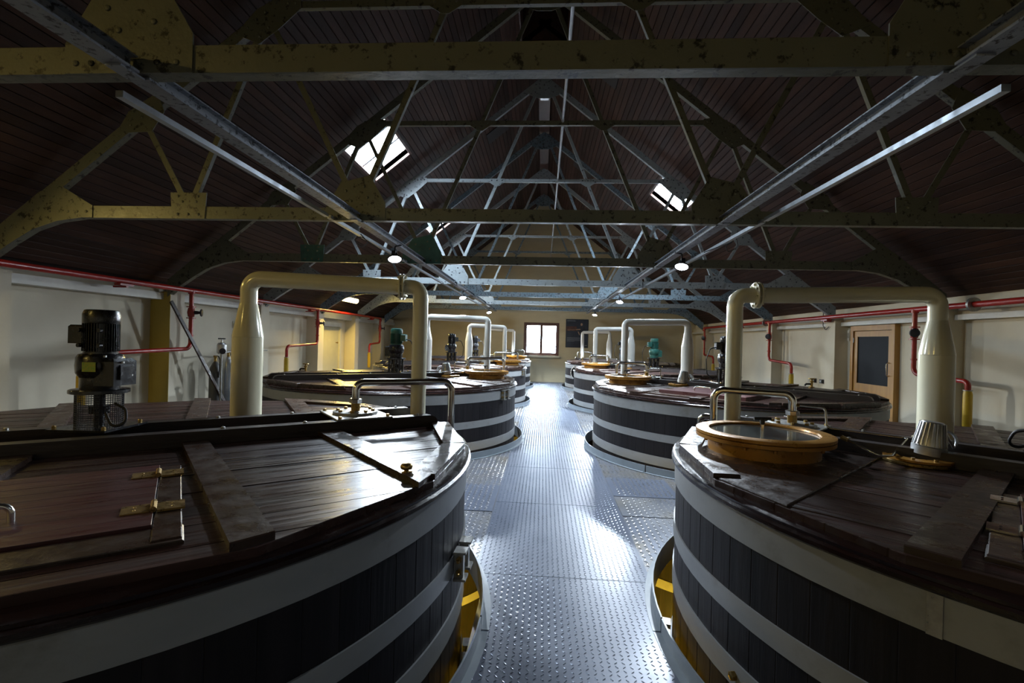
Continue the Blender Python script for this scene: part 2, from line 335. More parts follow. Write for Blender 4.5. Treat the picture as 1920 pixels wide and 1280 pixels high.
# skylights
for n, (side, s0, s1, y0, y1) in enumerate(SKY):
    w = sempty('window_%d' % (n+2), roofpt(side, (s0+s1)/2, (y0+y1)/2)); base = Vector(w.location)
    def slab(mb, *a):
        k = MB(); roofslab(k, side, *a); mb.add([Vector(v)-base for v in k.v], k.f)
    mb = MB(); T = .14
    slab(mb, s0-.05, s0, y0-.05, y1+.05, -.025, T); slab(mb, s1, s1+.05, y0-.05, y1+.05, -.025, T)
    slab(mb, s0, s1, y0-.05, y0, -.025, T); slab(mb, s0, s1, y1, y1+.05, -.025, T)
    mb.build('window_frame', M['redwood'], w, 0)
    nb = 3
    for k in range(nb+1):
        yy = y0 + (y1-y0)*k/nb
        if 0 < k < nb:
            mb = MB(); slab(mb, s0, s1, yy-.03, yy+.03, T-.05, T-.01); mb.build('glazing_bar', M['galv'], w, 0)
    for k in range(nb):
        mb = MB(); slab(mb, s0+.005, s1-.005, y0+(y1-y0)*k/nb+.032, y0+(y1-y0)*(k+1)/nb-.032, T-.035, T-.031); mb.build('pane', M['glass'], w, 0)
    dy = Vector((0, 1, 0)); ds = Vector((side*CS, 0, -SN)); inward = Vector((-side*SN, 0, -CS))
    ax, ay = (dy, ds) if dy.cross(ds).dot(-inward) > 0 else (ds, dy)
    portal('skylight_portal', roofpt(side, (s0+s1)/2, (y0+y1)/2, T-.02), ax, ay, (y1-y0) if ax == dy else (s1-s0), (s1-s0) if ax == dy else (y1-y0))
    # -Z of an area light points into the room

# end wall with its window opening
wx0, wx1, wz0, wz1 = -.85, .68, 1.16, 2.59
def gable(yf, yb, hole):
    mb = MB()
    def zr(x): return ZR + .1 - SL*abs(x-XC)
    xs = [XLW-.3, wx0, XC, wx1, XRW+.3] if hole else [XLW-.3, XC, XRW+.3]
    def quad(xa, xb, za0, za1, zb0, zb1):
        mb.add([(xa,yf,za0),(xb,yf,zb0),(xb,yf,zb1),(xa,yf,za1),(xa,yb,za0),(xb,yb,zb0),(xb,yb,zb1),(xa,yb,za1)],
               [(0,1,2,3),(7,6,5,4),(0,4,5,1),(3,2,6,7),(0,3,7,4),(1,5,6,2)])
    for i in range(len(xs)-1):
        a, b = xs[i], xs[i+1]
        if hole and a >= wx0 and b <= wx1:
            quad(a, b, ZLOW, wz0, ZLOW, wz0); quad(a, b, wz1, zr(a), wz1, zr(b))
        else: quad(a, b, ZLOW, zr(a), ZLOW, zr(b))
    return mb
struct('wall_end', gable(YW, YW+.30, True), M['wall'])
struct('wall_back', gable(YB-.3, YB, False), M['wallside'])
wl = struct('wall_left', MB().box(XLW-.3, XLW, YB-.3, YW+.3, ZLOW, 2.80), M['wallside'])
wr = struct('wall_right', MB().box(XRW, XRW+.3, YB-.3, YW+.3, ZLOW, 2.86), M['wallside'])
PY_L = [-.3, 2.45, 5.37, 8.25, 10.98, 13.86, 16.62, 19.35]
PY_R = [-.1, 2.75, 5.55, 8.15, 11.02, 13.9, 16.6, 19.35]
pl = MB().box(0, .36, -.17, .17, 0, 6.05).mesh('pier', M['wallside'], 0)
pr_ = MB().box(-.27, 0, -.17, .17, 0, 6.10).mesh('pier', M['wallside'], 0)
for y in PY_L: put('pier', pl, wl, loc=(XLW, y, ZLOW))
for y in PY_R: put('pier', pr_, wr, loc=(XRW, y, ZLOW))
for PY, x0, x1, w, z0, z1 in ((PY_L, XLW, XLW+.24, wl, 2.31, 2.43), (PY_R, XRW-.15, XRW, wr, 2.25, 2.335)):
    for a, b in zip(PY, PY[1:]+[YW+.15]):
        MB().box(x0, x1, a+.17, b-.17, z0, z1).build('lintel', M['lintel'], w, 0)
        MB().box(x0 if w is wl else x0+.05, x1-.05 if w is wl else x1, a+.17, b-.17, z1+.001, z1+.14).build('lintel_board', M['wallside'], w, 0)
MB().box(0, .361, -.176, -.170, 2.9, 6.05).build('lamplit_pier_side', M['litface'], wl, 0, loc=(XLW, 8.25, ZLOW), label='pier side with yellow lamplight put into its colour')  # thin panel that carries the painted yellow lamplight on the near face
# far window
w1 = sempty('window_1', (0, YW, wz0))
def wbox(mb, x0, x1, y0, y1, z0, z1): return mb.box(x0, x1, y0, y1, z0-wz0, z1-wz0)
f = MB(); t = .075
wbox(f, wx0, wx0+t, -.01, .16, wz0, wz1); wbox(f, wx1-t, wx1, -.01, .16, wz0, wz1); wbox(f, wx0+t, wx1-t, -.01, .16, wz1-t, wz1); wbox(f, wx0+t, wx1-t, -.01, .16, wz0, wz0+.06)
f.build('window_frame', M['redwood'], w1, 0)
xm = (wx0+wx1)/2
for a, b in ((wx0+t, xm), (xm, wx1-t)):
    s = MB(); g = .055
    wbox(s, a, a+g, .08, .12, wz0+.06, wz1-t); wbox(s, b-g, b, .08, .12, wz0+.06, wz1-t); wbox(s, a+g, b-g, .08, .12, wz1-t-g, wz1-t); wbox(s, a+g, b-g, .08, .12, wz0+.06, wz0+.06+g)
    so = s.build('sash', M['redwood'], w1, 0)
    for k in range(2):
        p = MB(); h = (wz1-t-wz0-.06-2*g)/2; za = wz0+.06+g+h*k
        wbox(p, a+g, b-g, .098, .102, za+.002, za+h-.002); p.build('pane', M['glass'], so, 0)
for k in (1, 2):
    for x in (wx0+.12, xm, wx1-.12): MB().box(x-.022, x+.022, .06, .08, .38*k, .38*k+.04).build('catch', M['ironblk'], w1, 0)
MB().box(wx0-.04, wx1+.04, -.10, .0, -.09, -.005).build('window_sill', M['sill'], w1, 0)
portal('window_portal', (xm, YW+.2, (wz0+wz1)/2), (1,0,0), (0,0,1), wx1-wx0, wz1-wz0)

# ------------------------------------------------------------------ vats: positions
RV = 2.19; RH = 2.315
VATS = [('L', -2.65, 2.90), ('L', -2.66, 8.70), ('L', -2.66, 14.07), ('L', -2.66, 18.95),
        ('R', 3.08, 3.00), ('R', 3.08, 8.40), ('R', 3.07, 13.68), ('R', 3.07, 18.95)]
# ------------------------------------------------------------------ mezzanine floor with round openings
XM = 0.19
fl = MB()
def floorcell(cx, cy, x0, x1, y0, y1, n=96):
    inn = []; out = []
    for i in range(n):
        a = 2*PI*i/n; c, s = math.cos(a), math.sin(a)
        t = min(((x1-cx)/c if c > 1e-9 else (x0-cx)/c if c < -1e-9 else 1e9), ((y1-cy)/s if s > 1e-9 else (y0-cy)/s if s < -1e-9 else 1e9))
        inn.append((cx+RH*c, cy+RH*s)); out.append((cx+t*c, cy+t*s))
    vs = [(x, y, 0) for x, y in inn] + [(x, y, 0) for x, y in out] + [(x, y, -.02) for x, y in inn] + [(x, y, -.02) for x, y in out]
    fs = [(i, (i+1)%n, (i+1)%n+n, i+n)[::-1] for i in range(n)] + [(i+2*n, (i+1)%n+2*n, (i+1)%n+3*n, i+3*n) for i in range(n)]
    fl.add(vs, fs)
    # corners
    for X in (x0, x1):
        for Y in (y0, y1):
            a = math.atan2(Y-cy, X-cx) % (2*PI); i = int(a/(2*PI)*n); j = (i+1) % n
            fl.add([(out[i][0], out[i][1], 0), (X, Y, 0), (out[j][0], out[j][1], 0)], [(0, 1, 2)])
for side, x0, x1 in (('L', XLW, XM), ('R', XM, XRW)):
    vs_ = [v for v in VATS if v[0] == side]
    yb = [YB] + [(vs_[i][2]+vs_[i+1][2])/2 for i in range(3)] + [YW]
    for i, v in enumerate(vs_): floorcell(v[1], v[2], x0, x1, yb[i], yb[i+1])
floor = struct('floor', fl, M['sideplate'])
def clipL(y):
    x = -.467
    for s, cx, cy in VATS:
        if s == 'L' and abs(y-cy) < RH: x = max(x, cx+math.sqrt(RH*RH-(y-cy)**2)+.012)
    return x
def clipR(y):
    x = .84
    for s, cx, cy in VATS:
        if s == 'R' and abs(y-cy) < RH: x = min(x, cx-math.sqrt(RH*RH-(y-cy)**2)-.012)
    return x
WY = [YB, -.6, .7, 2.2, 3.62, 5.25, 6.75, 8.2, 9.9, 11.6, 13.4, 15.2, 17.0, 18.8, YW]
for a, b in zip(WY, WY[1:]):
    mb = MB(); n = max(4, int((b-a-.006)/.06)); g = .003
    ys = [a+g+(b-a-2*g)*k/n for k in range(n+1)]
    vs = []
    for y in ys: vs += [(clipL(y), y, .006), (clipR(y), y, .006), (clipL(y), y, .0005), (clipR(y), y, .0005)]
    fs = [(4*k, 4*k+1, 4*k+5, 4*k+4) for k in range(n)] + [(4*k+2, 4*k, 4*k+4, 4*k+6) for k in range(n)] + [(4*k+1, 4*k+3, 4*k+7, 4*k+5) for k in range(n)]
    fs += [(2, 3, 1, 0), (4*n, 4*n+1, 4*n+3, 4*n+2)]
    mb.add(vs, fs); mb.build('walkway_plate', M['floorpaint'], floor, 0)
# small side plates between the vats
def inhole(x, y, m=.02):
    for s, cx, cy in VATS:
        if (x-cx)**2+(y-cy)**2 < (RH+m)**2: return True
    return False
def treads(name, x0, x1, y0, y1, px, py, ln, wd, hz, z, material, cond):
    SP = [(-1.05, -.475, 4.95, 5.85), (.85, 1.45, 5.0, 5.62), (.85, 1.6, 5.64, 6.4)]; z00 = z
    xs = np.arange(x0+px/2, x1, px); ys = np.arange(y0+py/2, y1, py)
    V = []; F = []
    for j, y in enumerate(ys):
        for i, x in enumerate(xs):
            if not cond(x, y): continue
            s = 1 if (i+j) % 2 else -1
            z = z00 if z00 > .005 or not any(a+.02 < x < b-.02 and c_+.02 < y < d-.02 for a, b, c_, d in SP) else .0062
            c, q = .72, .69*s
            n = len(V)
            for (l, w, h) in ((-ln, 0, 0), (0, -wd, 0), (ln, 0, 0), (0, wd, 0), (-ln*.6, 0, hz), (ln*.6, 0, hz)):
                V.append((x + l*c - w*q, y + l*q + w*c, z+h))
            F += [(n, n+1, n+5, n+4), (n+1, n+2, n+5), (n+2, n+3, n+4, n+5), (n+3, n, n+4)]
    me = bpy.data.meshes.new(name); me.from_pydata(V, [], F); me.materials.append(material); me.update()
    o = put(name, me, floor); o['kind'] = 'stuff'; return o
treads('tread_pattern', -.50, .90, .9, YW-.05, .040, .034, .0125, .0048, .0026, .0062, M['tread'], lambda x, y: clipL(y)+.02 < x < clipR(y)-.02)
treads('side_tread_pattern', -1.9, -.47, 3.2, YW-.05, .060, .042, .024, .008, .003, .0002, M['sidetread'], lambda x, y: x < clipL(y)-.02 and not inhole(x, y, .03))
treads('side_tread_pattern', .84, 2.3, 3.2, YW-.05, .060, .042, .024, .008, .003, .0002, M['sidetread'], lambda x, y: x > clipR(y)+.02 and not inhole(x, y, .03))
for (x0, x1, y0, y1, c) in ((-1.05, -.475, 4.95, 5.85, 'floorpaint'), (.85, 1.45, 5.0, 5.62, 'sideplate'), (.85, 1.6, 5.64, 6.4, 'floorpaint')):
    MB().box(x0, x1, y0, y1, .0005, .006).build('side_plate', M[c], floor, 0)
# collars round the openings (bolted curved plates)
for s, cx, cy in VATS:
    nseg = 8
    for k in range(nseg):
        a0 = 2*PI*k/nseg+.004; a1 = 2*PI*(k+1)/nseg-.004; n = 12; vs = []; fs = []
        for i in range(n+1):
            a = a0+(a1-a0)*i/n
            for (r, z) in ((RH, -.10), (RH, .095), (RH+.010, .095), (RH+.010, .009), (RH+.055, .009), (RH+.055, .0063)):
                vs.append((cx+r*math.cos(a), cy+r*math.sin(a), z))
        for i in range(n):
            for j in range(5): fs.append((i*6+j, i*6+j+1, (i+1)*6+j+1, (i+1)*6+j))
        fs += [tuple(range(6))[::-1], tuple(range(n*6, n*6+6))]
        MB().add(vs, fs).build('collar_plate', M['collar'], floor)
# lower storey
low = struct('floor_lower', MB().box(XLW-.3, XRW+.3, YB-.3, YW+.3, ZLOW-.2, ZLOW), M['lower'])
for y in (-.6, 2.0, 5.75, 11.3, 16.4):
    MB().box(XLW, XRW, y-.05, y+.05, -.26, -.10).build('joist', M['yellow'], floor, 0)
for x in (-.36, .70):
    MB().box(x-.05, x+.05, YB, YW, -.28, -.12).build('joist', M['yellow'], floor, 0)
struct('wall_lower', MB().box(XM-.08, XM+.08, YB, YW, ZLOW, -.55), M['lower'])

# ------------------------------------------------------------------ vat parts
ZT = .943
def clip_poly(poly, v0, v1):
    def half(P, s, lim):
        out = []
        for i in range(len(P)):
            a, b = P[i], P[(i+1)%len(P)]; ia = (a[1]-lim)*s >= 0; ib = (b[1]-lim)*s >= 0
            if ia: out.append(a)
            if ia != ib:
                t = (lim-a[1])/(b[1]-a[1]); out.append((a[0]+t*(b[0]-a[0]), lim))
        return out
    P = half(poly, 1, v0); return half(P, -1, v1) if P else P
Q = [(2.155,.30), (1.87,1.10), (1.36,1.71), (.52,2.12)]
DECK = [(x, y) for x, y in Q] + [(-x, y) for x, y in Q[::-1]] + [(-x, -y) for x, y in Q] + [(x, -y) for x, y in Q[::-1]]
NST = 88
def ringseg(mb, r0, r1, z0, z1, a0, a1, n):
    vs = []
    for i in range(n+1):
        a = a0+(a1-a0)*i/n; c, s = math.cos(a), math.sin(a)
        vs += [(r0*c, r0*s, z0), (r1*c, r1*s, z0), (r1*c, r1*s, z1), (r0*c, r0*s, z1)]
    fs = []
    for i in range(n):
        for j in range(4): fs.append((i*4+j, (i+1)*4+j, (i+1)*4+(j+1)%4, i*4+(j+1)%4))
    if a1-a0 < 2*PI-1e-3: fs += [(0,1,2,3), (n*4+3, n*4+2, n*4+1, n*4)]
    mb.add(vs, fs)
PM = {}
def stave_mesh():
    mb = MB(); da = 2*PI/NST/2-.00025; vs = []
    r1 = RV-.012; r0 = r1-.05
    for z in (ZLOW+.1, ZT-.01):
        for (r, a) in ((r0, -da), (r1-.0015, -da), (r1, -da*.95), (r1+.0003, 0), (r1, da*.95), (r1-.0015, da), (r0, da)):
            vs.append((r*math.cos(a), r*math.sin(a), z))
    n = 7; fs = [(i, (i+1)%n, (i+1)%n+n, i+n) for i in range(n)] + [tuple(range(n))[::-1], tuple(range(n, 2*n))]
    return mb.add(vs, fs).mesh('stave', M['stave'], 0)
PM['stave'] = stave_mesh()
HOOPS = [(.805, .945), (.425, .528), (.091, .217), (-.42, -.30), (-.95, -.83), (-1.55, -1.43), (-2.2, -2.08), (-2.9, -2.78)]
for k, (z0, z1) in enumerate(HOOPS):
    mb = MB(); ringseg(mb, RV-.013, RV-.002, z0, z1, 0, 2*PI, 96)
    PM['hoop%d' % k] = mb.mesh('hoop', M['hoop'], 35)
mb = MB()
prof = [(1.2, .948), (RV+.012, .948), (RV+.022, .958), (RV+.022, .975), (RV+.010, .985), (RV+.012, .998), (RV-.005, 1.006), (RV-.10, 1.008), (1.2, 1.008)]
n = 96; vs = []; fs = []
for i in range(n):
    a = 2*PI*i/n
    for r, z in prof: vs.append((r*math.cos(a), r*math.sin(a), z))
for i in range(n):
    for j in range(len(prof)-1): fs.append((i*9+j, ((i+1)%n)*9+j, ((i+1)%n)*9+j+1, i*9+j+1))
PM['ring'] = mb.add(vs, fs).mesh('lid_rim', M['rim'], 40)
mb = MB(); mb.lathe([(2.12, ZLOW+.12), (2.12, ZLOW+.3)], 48); PM['base'] = mb.mesh('vat_bottom', M['stave'], 30)
PW = .108
def deck_meshes():
    out = []; v = -2.12+.001; rng = random.Random(3)
    while v < 2.11:
        P = clip_poly(DECK, v+.0018, min(v+PW-.0018, 2.119))
        if len(P) >= 3:
            h = rng.uniform(-.002, .002)
            out.append(MB().prism(P, 1.006, 1.040+h, .003).mesh('plank', M['deck'], 0))
        v += PW
    return out
PM['deck'] = deck_meshes()
def battens(m, hp=False):
    """m = +1/-1: sign so that v<0 is the side nearest the camera; returns list of (name, mesh)"""
    out = []
    def pr(poly, z0, z1, b=.004, name='batten', mt='batten'):
        out.append((name, MB().prism([(x, y*m) for x, y in poly], z0, z1, b).mesh(name, M[mt], 0)))
    for s in (-1, 1):
        for (u0, u1, w0, w1, e0, e1) in (((.33, .47, .45, .59, 2.115, 2.08) if m > 0 else (.25, .39, .38, .53, 2.115, 2.10)), (1.13, 1.28, 1.25, 1.40, 1.78, 1.64)):
            for r in (-1, 1):
                a, b, c, d = (u0, u1, w0, w1) if r > 0 else (-u0, -u1, -w0, -w1)
                if hp and u0 > 1 and s < 0 and r > 0:
                    pr([(.86, -.31), (2.13, -.31), (2.125, -.40), (1.84, -1.12), (1.34, -1.70), (.96, -1.90)], 1.038, 1.050, .004, 'hatch_panel'); continue
                pr([(a, s*.30), (b, s*.30), (d, s*e1), (c, s*e0)], 1.038, 1.068)
        for r in (-1, 1):
            for (p, q) in ((Q[0], Q[1]), (Q[1], Q[2])):
                P0 = Vector(p); P1 = Vector(q); d = (P1-P0).normalized(); nrm = Vector((-d.y, d.x))
                if nrm.dot(P0) > 0: nrm = -nrm
                a = P0+d*.01; b = P1-d*.03
                pr([(r*v.x, s*v.y) for v in (a, b, b+nrm*.14, a+nrm*.14)], 1.0385, 1.066, .004, 'rim_board')
    # two long beams across
    for v0 in (-.30, .18):
        y0, y1 = sorted((v0*m, (v0+.09)*m)); mb = MB()
        vs = []; prf = [(-2.06, 1.039), (-2.06, 1.08), (-2.04, 1.112), (-2.0, 1.128), (2.0, 1.128), (2.04, 1.112), (2.06, 1.08), (2.06, 1.039)]
        for y in (y0, y1): vs += [(x, y, z) for x, z in prf]
        k = 8; fs = [tuple(range(k)), tuple(range(k, 2*k))[::-1]] + [(i, i+k, (i+1)%k+k, (i+1)%k) for i in range(k)]
        out.append(('cross_beam', mb.add(vs, fs).mesh('cross_beam', M['beam'], 0)))
    b = MB()
    for u in (-1.9, -1.1, -.55, .55, 1.05, 1.9):
        for v in (-.255, .225):
            b.lathe([(.013, 1.128), (.013, 1.138), (.006, 1.142)], 8, (u, v*m, 0))
    out.append(('beam_bolts', b.mesh('beam_bolts', M['dull'], 30)))
    return out
SIDE = {'L': (math.atan2(.616, .788), -1.0), 'R': (math.atan2(.669, -.743), 1.0)}
for s in 'LR': PM['bat'+s] = battens(1 if s == 'L' else -1, True)
PM['batL0'] = battens(1)
VL = {('L',0): 'large timber vat filling the lower left foreground, with a hinged reddish door in its lid',
      ('L',1): 'second timber vat on the left of the walkway, under the green-topped motor',
      ('L',2): 'third timber vat on the left of the walkway',
      ('L',3): 'small-looking last timber vat on the left, next to the end wall',
      ('R',0): 'large timber vat filling the lower right foreground, with a glazed ochre hatch on its lid',
      ('R',1): 'second timber vat on the right of the walkway, with a chrome door handle',
      ('R',2): 'third timber vat on the right, with a round black dial cover at its far side',
      ('R',3): 'last timber vat on the right, next to the end wall under the dark poster'}
cnt = {'L': 0, 'R': 0}; ROOT = {}
def uv(side, i, u, v, z=0):
    """local (u toward the aisle, v away from camera) -> world, from vat centre"""
    s, cx, cy = [q for q in VATS if q[0] == side][i]
    if side == 'L': return Vector((cx+.788*u-.616*v, cy+.616*u+.788*v, z))
    return Vector((cx-.743*u+.669*v, cy+.669*u+.743*v, z))
for s, cx, cy in VATS:
    i = cnt[s]; cnt[s] += 1
    root = thing('timber_vat', VL[(s, i)], 'vat', (cx, cy, ZLOW), SIDE[s][0], 'timber fermenting vats along the walkway'); ROOT[(s, i)] = root
    P = lambda nm, me, **k: put(nm, me, root, loc=(0, 0, -ZLOW), **k)
    for k in range(NST):
        o = P('stave', PM['stave']); o.rotation_euler = (0, 0, 2*PI*k/NST)
    for k in range(len(HOOPS)): P('hoop', PM['hoop%d' % k])
    P('lid_rim', PM['ring']); P('vat_bottom', PM['base'])
    for me in PM['deck']: P('plank', me)
    for nm, me in PM['bat'+s+('0' if (s, i) == ('L', 0) else '')]:
        o = P(nm, me)
        if nm == 'beam_bolts': o['kind'] = 'stuff'
    m = 1 if s == 'L' else -1
    # hinged door in the lid
    if (s, i) in (('L', 0), ('R', 0), ('R', 1)):
        lift = .035 if (s, i) == ('R', 1) else 0
        x0, x1 = -.98, .235; ya, yb = -1.80, -.86
        mb = MB(); nb = 9; w = (yb-ya)/nb
        d = None
        for k in range(nb):
            a, b_ = sorted(((ya+w*k+.001)*m, (ya+w*(k+1)-.001)*m))
            q = MB().bev(x0, x1, a, b_, 1.041, 1.066+lift, .001)
            if d is None: d = q.build('hatch_door', M['door_wood'], root, 0, loc=(0,0,-ZLOW), label='reddish hinged door of boards in the lid')
            else: q.build('door_board', M['door_wood'], d, 0)
        for v in (-1.06, -1.60):
            h = MB(); y0, y1 = sorted(((v-.05)*m, (v+.05)*m))
            h.box(x1-.10, x1-.012, y0, y1, 1.0665+lift, 1.071+lift); h.box(x1+.012, x1+.10, y0, y1, 1.0625, 1.071)
            h.tube([(x1, y0, 1.075+lift*.5), (x1, y1, 1.075+lift*.5)], .011, 10)
            for yy in (y0+.03, y1-.03):
                for xx in (x1-.06, x1+.06): h.lathe([(.006, 1.071), (.003, 1.074)], 6, (xx, yy, 0))
            h.build('hinge', M['brass'] if s == 'L' else M['steel'], d, 30)
        hd = MB().tube([(-.42, -1.53*m, 1.062+lift), (-.42, -1.53*m, 1.125+lift), (-.17, -1.53*m, 1.125+lift), (-.17, -1.53*m, 1.062+lift)], .011, 10, .03, 5)
        hd.build('handle', M['steel'], d, 60, label='chrome bow handle')
        MB().bev(x1+.002, .325, *sorted((-.88*m, -1.95*m)), 1.041, 1.060).build('batten', M['batten'], root, 0, loc=(0,0,-ZLOW))
        MB().prism([(-1.2,-1.81*m),(.33,-1.81*m),(.33,-1.97*m),(-.75,-1.97*m)], 1.039, 1.055, .004).build('batten', M['batten'], root, 0, loc=(0,0,-ZLOW))
    # smooth board panel at the aisle end carrying the hatch
    # hoop clamps
    for (zc, ang) in {('L',0): [(.476, -2.3), (-.36, 7)], ('L',1): [(.875, -20.9)], ('L',2): [(.875, -14.7)], ('R',0): [(-.36, 165)]}.get((s, i), []):
        a = math.radians(ang)-SIDE[s][0]; c, q = math.cos(a), math.sin(a); cl = MB(); R0 = RV-.002
        def pt(r, t, z): return (c*r-q*t, q*r+c*t, z)
        for t in (-.075, .075):
            cl = MB()
            vs = [pt(R0+r_, t+w_, zc+z_) for z_ in (-.075, .075) for (r_, w_) in ((0,-.022),(.052,-.022),(.052,.022),(0,.022))]
            cl.add(vs, [(3,2,1,0),(4,5,6,7),(0,1,5,4),(1,2,6,5),(2,3,7,6),(3,0,4,7)])
            for z_ in (-.075, .075):
                vs = [pt(R0+r_, t+w_, zc+z_+h_) for h_ in (-.006, .006) for (r_, w_) in ((0,-.045),(.07,-.045),(.07,.045),(0,.045))]
                cl.add(vs, [(3,2,1,0),(4,5,6,7),(0,1,5,4),(1,2,6,5),(2,3,7,6),(3,0,4,7)])
            co = cl.build('hoop_clamp', M['dull'], root, 0, loc=(0,0,-ZLOW))
        bo = MB()
        for z_ in (-.035, .035):
            bo.tube([pt(R0+.03, -.14, zc+z_), pt(R0+.03, .14, zc+z_)], .008, 8)
            for t in (-.105, .105): bo.tube([pt(R0+.03, t-.01, zc+z_), pt(R0+.03, t+.01, zc+z_)], .017, 6)
        bo.build('clamp_bolts', M['brass'], co, 30, kind='stuff')
    if (s, i) == ('R', 0):
        a0 = math.radians(-143.6)-SIDE[s][0]; mb = MB(); ringseg(mb, RV-.002, RV+.003, .803, .947, a0-.010, a0+.010, 2)
        mb.build('hoop_joint', M['dull'], root, 30, loc=(0,0,-ZLOW), label='dark weld strip on the top hoop')
for q in range(2):
    a = math.radians(-164.9+2.2*q)-SIDE['R'][0]; dv = Vector((math.cos(a), math.sin(a), 0))
    MB().lathe([(.022,-.004),(.022,.018),(.010,.022)], 6, dv*RV, dv).build('hoop_bolt', M['brass'], ROOT[('R', 0)], 30, loc=(0,0,.15-ZLOW))
# brass knob on batten of the first left vat
kb = put('lid_knob', None, ROOT[('L', 0)], loc=(1.27, -1.58, 1.068-ZLOW), label='small round brass knob')
MB().lathe([(.012,0),(.012,.008),(.028,.014),(.032,.026),(.026,.038),(.010,.044)], 16).build('knob_head', M['brass'], kb, 60)
MB().lathe([(.030,-.001),(.030,.003)], 16).build('base_plate', M['brass'], kb, 30)

# ------------------------------------------------------------------ stirrer motors
def motor(side, i, label, body, gear, label_plate, cage, ang=0):
    p = uv(side, i, 0, 0, 1.128) if (side, i) != ('L', 0) else Vector((-2.80, 2.92, 1.128))
    t = thing('stirrer_motor', label, 'motor', p, ang, 'stirrer motors on the vat lids')
    t.scale = (.74, .74, .94) if (side, i) == ('L', 0) else (.82, .82, 1)
    A = lambda mb, nm, mt, sm=35, par=None, **k: mb.build(nm, M[mt], par or t, sm, **k)
    b = MB().bev(-.24, .24, -.24, .24, .0, .014, .003); bp = A(b, 'base_plate', 'black', 0)
    bo = MB()
    for x in (-.2, .2):
        for y in (-.2, .2): bo.lathe([(.016, .014), (.016, .030), (.008, .036)], 6, (x, y, 0))
    A(bo, 'bolts', 'brass', 30, bp, kind='stuff')
    cg = MB()
    if cage == 'mesh':
        r = .165
        for k in range(56):
            a = 2*PI*k/56; cg.bar((r*math.cos(a), r*math.sin(a), .014), (r*math.cos(a), r*math.sin(a), .235), .003, .003, (math.cos(a), math.sin(a), 0))
        for k in range(15): cg.torus(r, .0016, (0, 0, .022+k*.0145), n=36, m=4)
        o = A(cg, 'guard_mesh', 'mesh', 0); o['kind'] = 'stuff'
        for a in (.6, 2.2, 3.8, 5.3): A(MB().bar((.155*math.cos(a), .155*math.sin(a), .014), (.155*math.cos(a), .155*math.sin(a), .235), .03, .012, (math.cos(a), math.sin(a), 0)), 'guard_post', 'black', 0)
        A(MB().lathe([(.035,.014),(.035,.10),(.075,.10),(.075,.15),(.04,.15),(.04,.235)], 20), 'coupling', 'black')
    else:
        r = .16
        for k in range(8):
            a = 2*PI*k/8+.2; o = MB().bar((r*math.cos(a), r*math.sin(a), .014), (r*math.cos(a), r*math.sin(a), .235), .045, .018, (math.cos(a), math.sin(a), 0))
            A(o, 'post', 'black', 0)
        A(MB().lathe([(.035,.014),(.035,.08),(.08,.08),(.08,.15),(.04,.15),(.04,.235)], 20), 'coupling', 'black')
    A(MB().lathe([(.20,.235),(.21,.238),(.21,.258),(.20,.262)], 36), 'mounting_plate', 'black')
    g = MB().lathe([(.135,.262),(.14,.28),(.14,.34),(.165,.37),(.17,.42),(.165,.475),(.15,.495),(.13,.50)], 28)
    g.bev(.02, .215, -.13, .12, .29, .47, .02); g.bev(.06, .235, -.08, .08, .33, .43, .015)
    gb = A(g, 'gearbox', gear)
    for (x, y, z) in ((.236, -.05, .44), (.236, .05, .35), (.15, -.13, .48)): A(MB().lathe([(.012,0),(.012,.012)], 6, (x-.01, y, z)), 'gear_bolt', 'dull', 30, gb)
    pl = MB().box(-.055, .055, -.003, 0, 0, .062)
    if label_plate: o = A(pl, 'rating_plate', label_plate, 0, gb); o.location = (.045, -.171, .385) 
    m = MB(); rr = .108; z0, z1 = .50, .70
    m.lathe([(.12, z0), (.12, z0+.012), (rr, z0+.014), (rr, z1), (.118, z1)], 28)
    mo = A(m, 'motor_body', body)
    fn = MB()
    for k in range(40):
        a = 2*PI*k/40; fn.bar((.118*math.cos(a), .118*math.sin(a), z0+.016), (.118*math.cos(a), .118*math.sin(a), z1), .0035, .022, (math.cos(a), math.sin(a), 0))
    A(fn, 'cooling_fins', body, 0, mo, kind='stuff')
    A(MB().lathe([(.128, z1),(.130, z1+.004),(.130, z1+.062),(.118, z1+.088),(.105, z1+.093),(.0, z1+.094)], 32, cap=False), 'fan_cowl', body)
    tb = MB().bev(-.235, -.115, -.055, .055, .565, .69, .012); A(tb, 'terminal_box', body)
    for zz in (.555, .655):
        for x in (-.085, .085): MB().tube([(x, -.105, zz), (x, -.135, zz)], .014, 10).build('lug', M[body], mo, 40)
    cb = MB().tube([(.17, -.05, .17), (.30, -.10, .14), (.34, -.14, .05), (.25, -.18, .03), (.18, -.16, .12)] if cage == 'mesh' else
                   [(-.23, 0, .60), (-.34, 0, .58), (-.42, 0, .40), (-.40, 0, .15), (-.24, 0, .06)], .010, 8, .06, 5)
    A(cb, 'power_cable', 'rubber', 60)
    return t
# sizes
motor('L', 0, 'black motor with wire-mesh guard on the left foreground vat', 'black', 'black', 'plate', 'mesh', .08)
motor('L', 1, 'green motor on a black stand on the second left vat', 'green', 'black', None, 'posts', 3.0)
motor('L', 2, 'black motor with a white label on the third left vat', 'black', 'black', None, 'posts', 3.3)
motor('L', 3, 'black motor on the last left vat, half hidden by a white pipe', 'black', 'black', None, 'posts', 3.2)
motor('R', 0, 'black motor on the right foreground vat, just outside the picture', 'black', 'black', None, 'mesh', 2.5)
motor('R', 1, 'black motor behind the thin leg of the cream pipe on the right', 'black', 'black', None, 'posts', .1)
motor('R', 2, 'green motor with green gearbox on the third right vat', 'green', 'green', None, 'posts', .2)
motor('R', 3, 'black motor on the last right vat, between two white pipes', 'black', 'black', None, 'posts', .2)

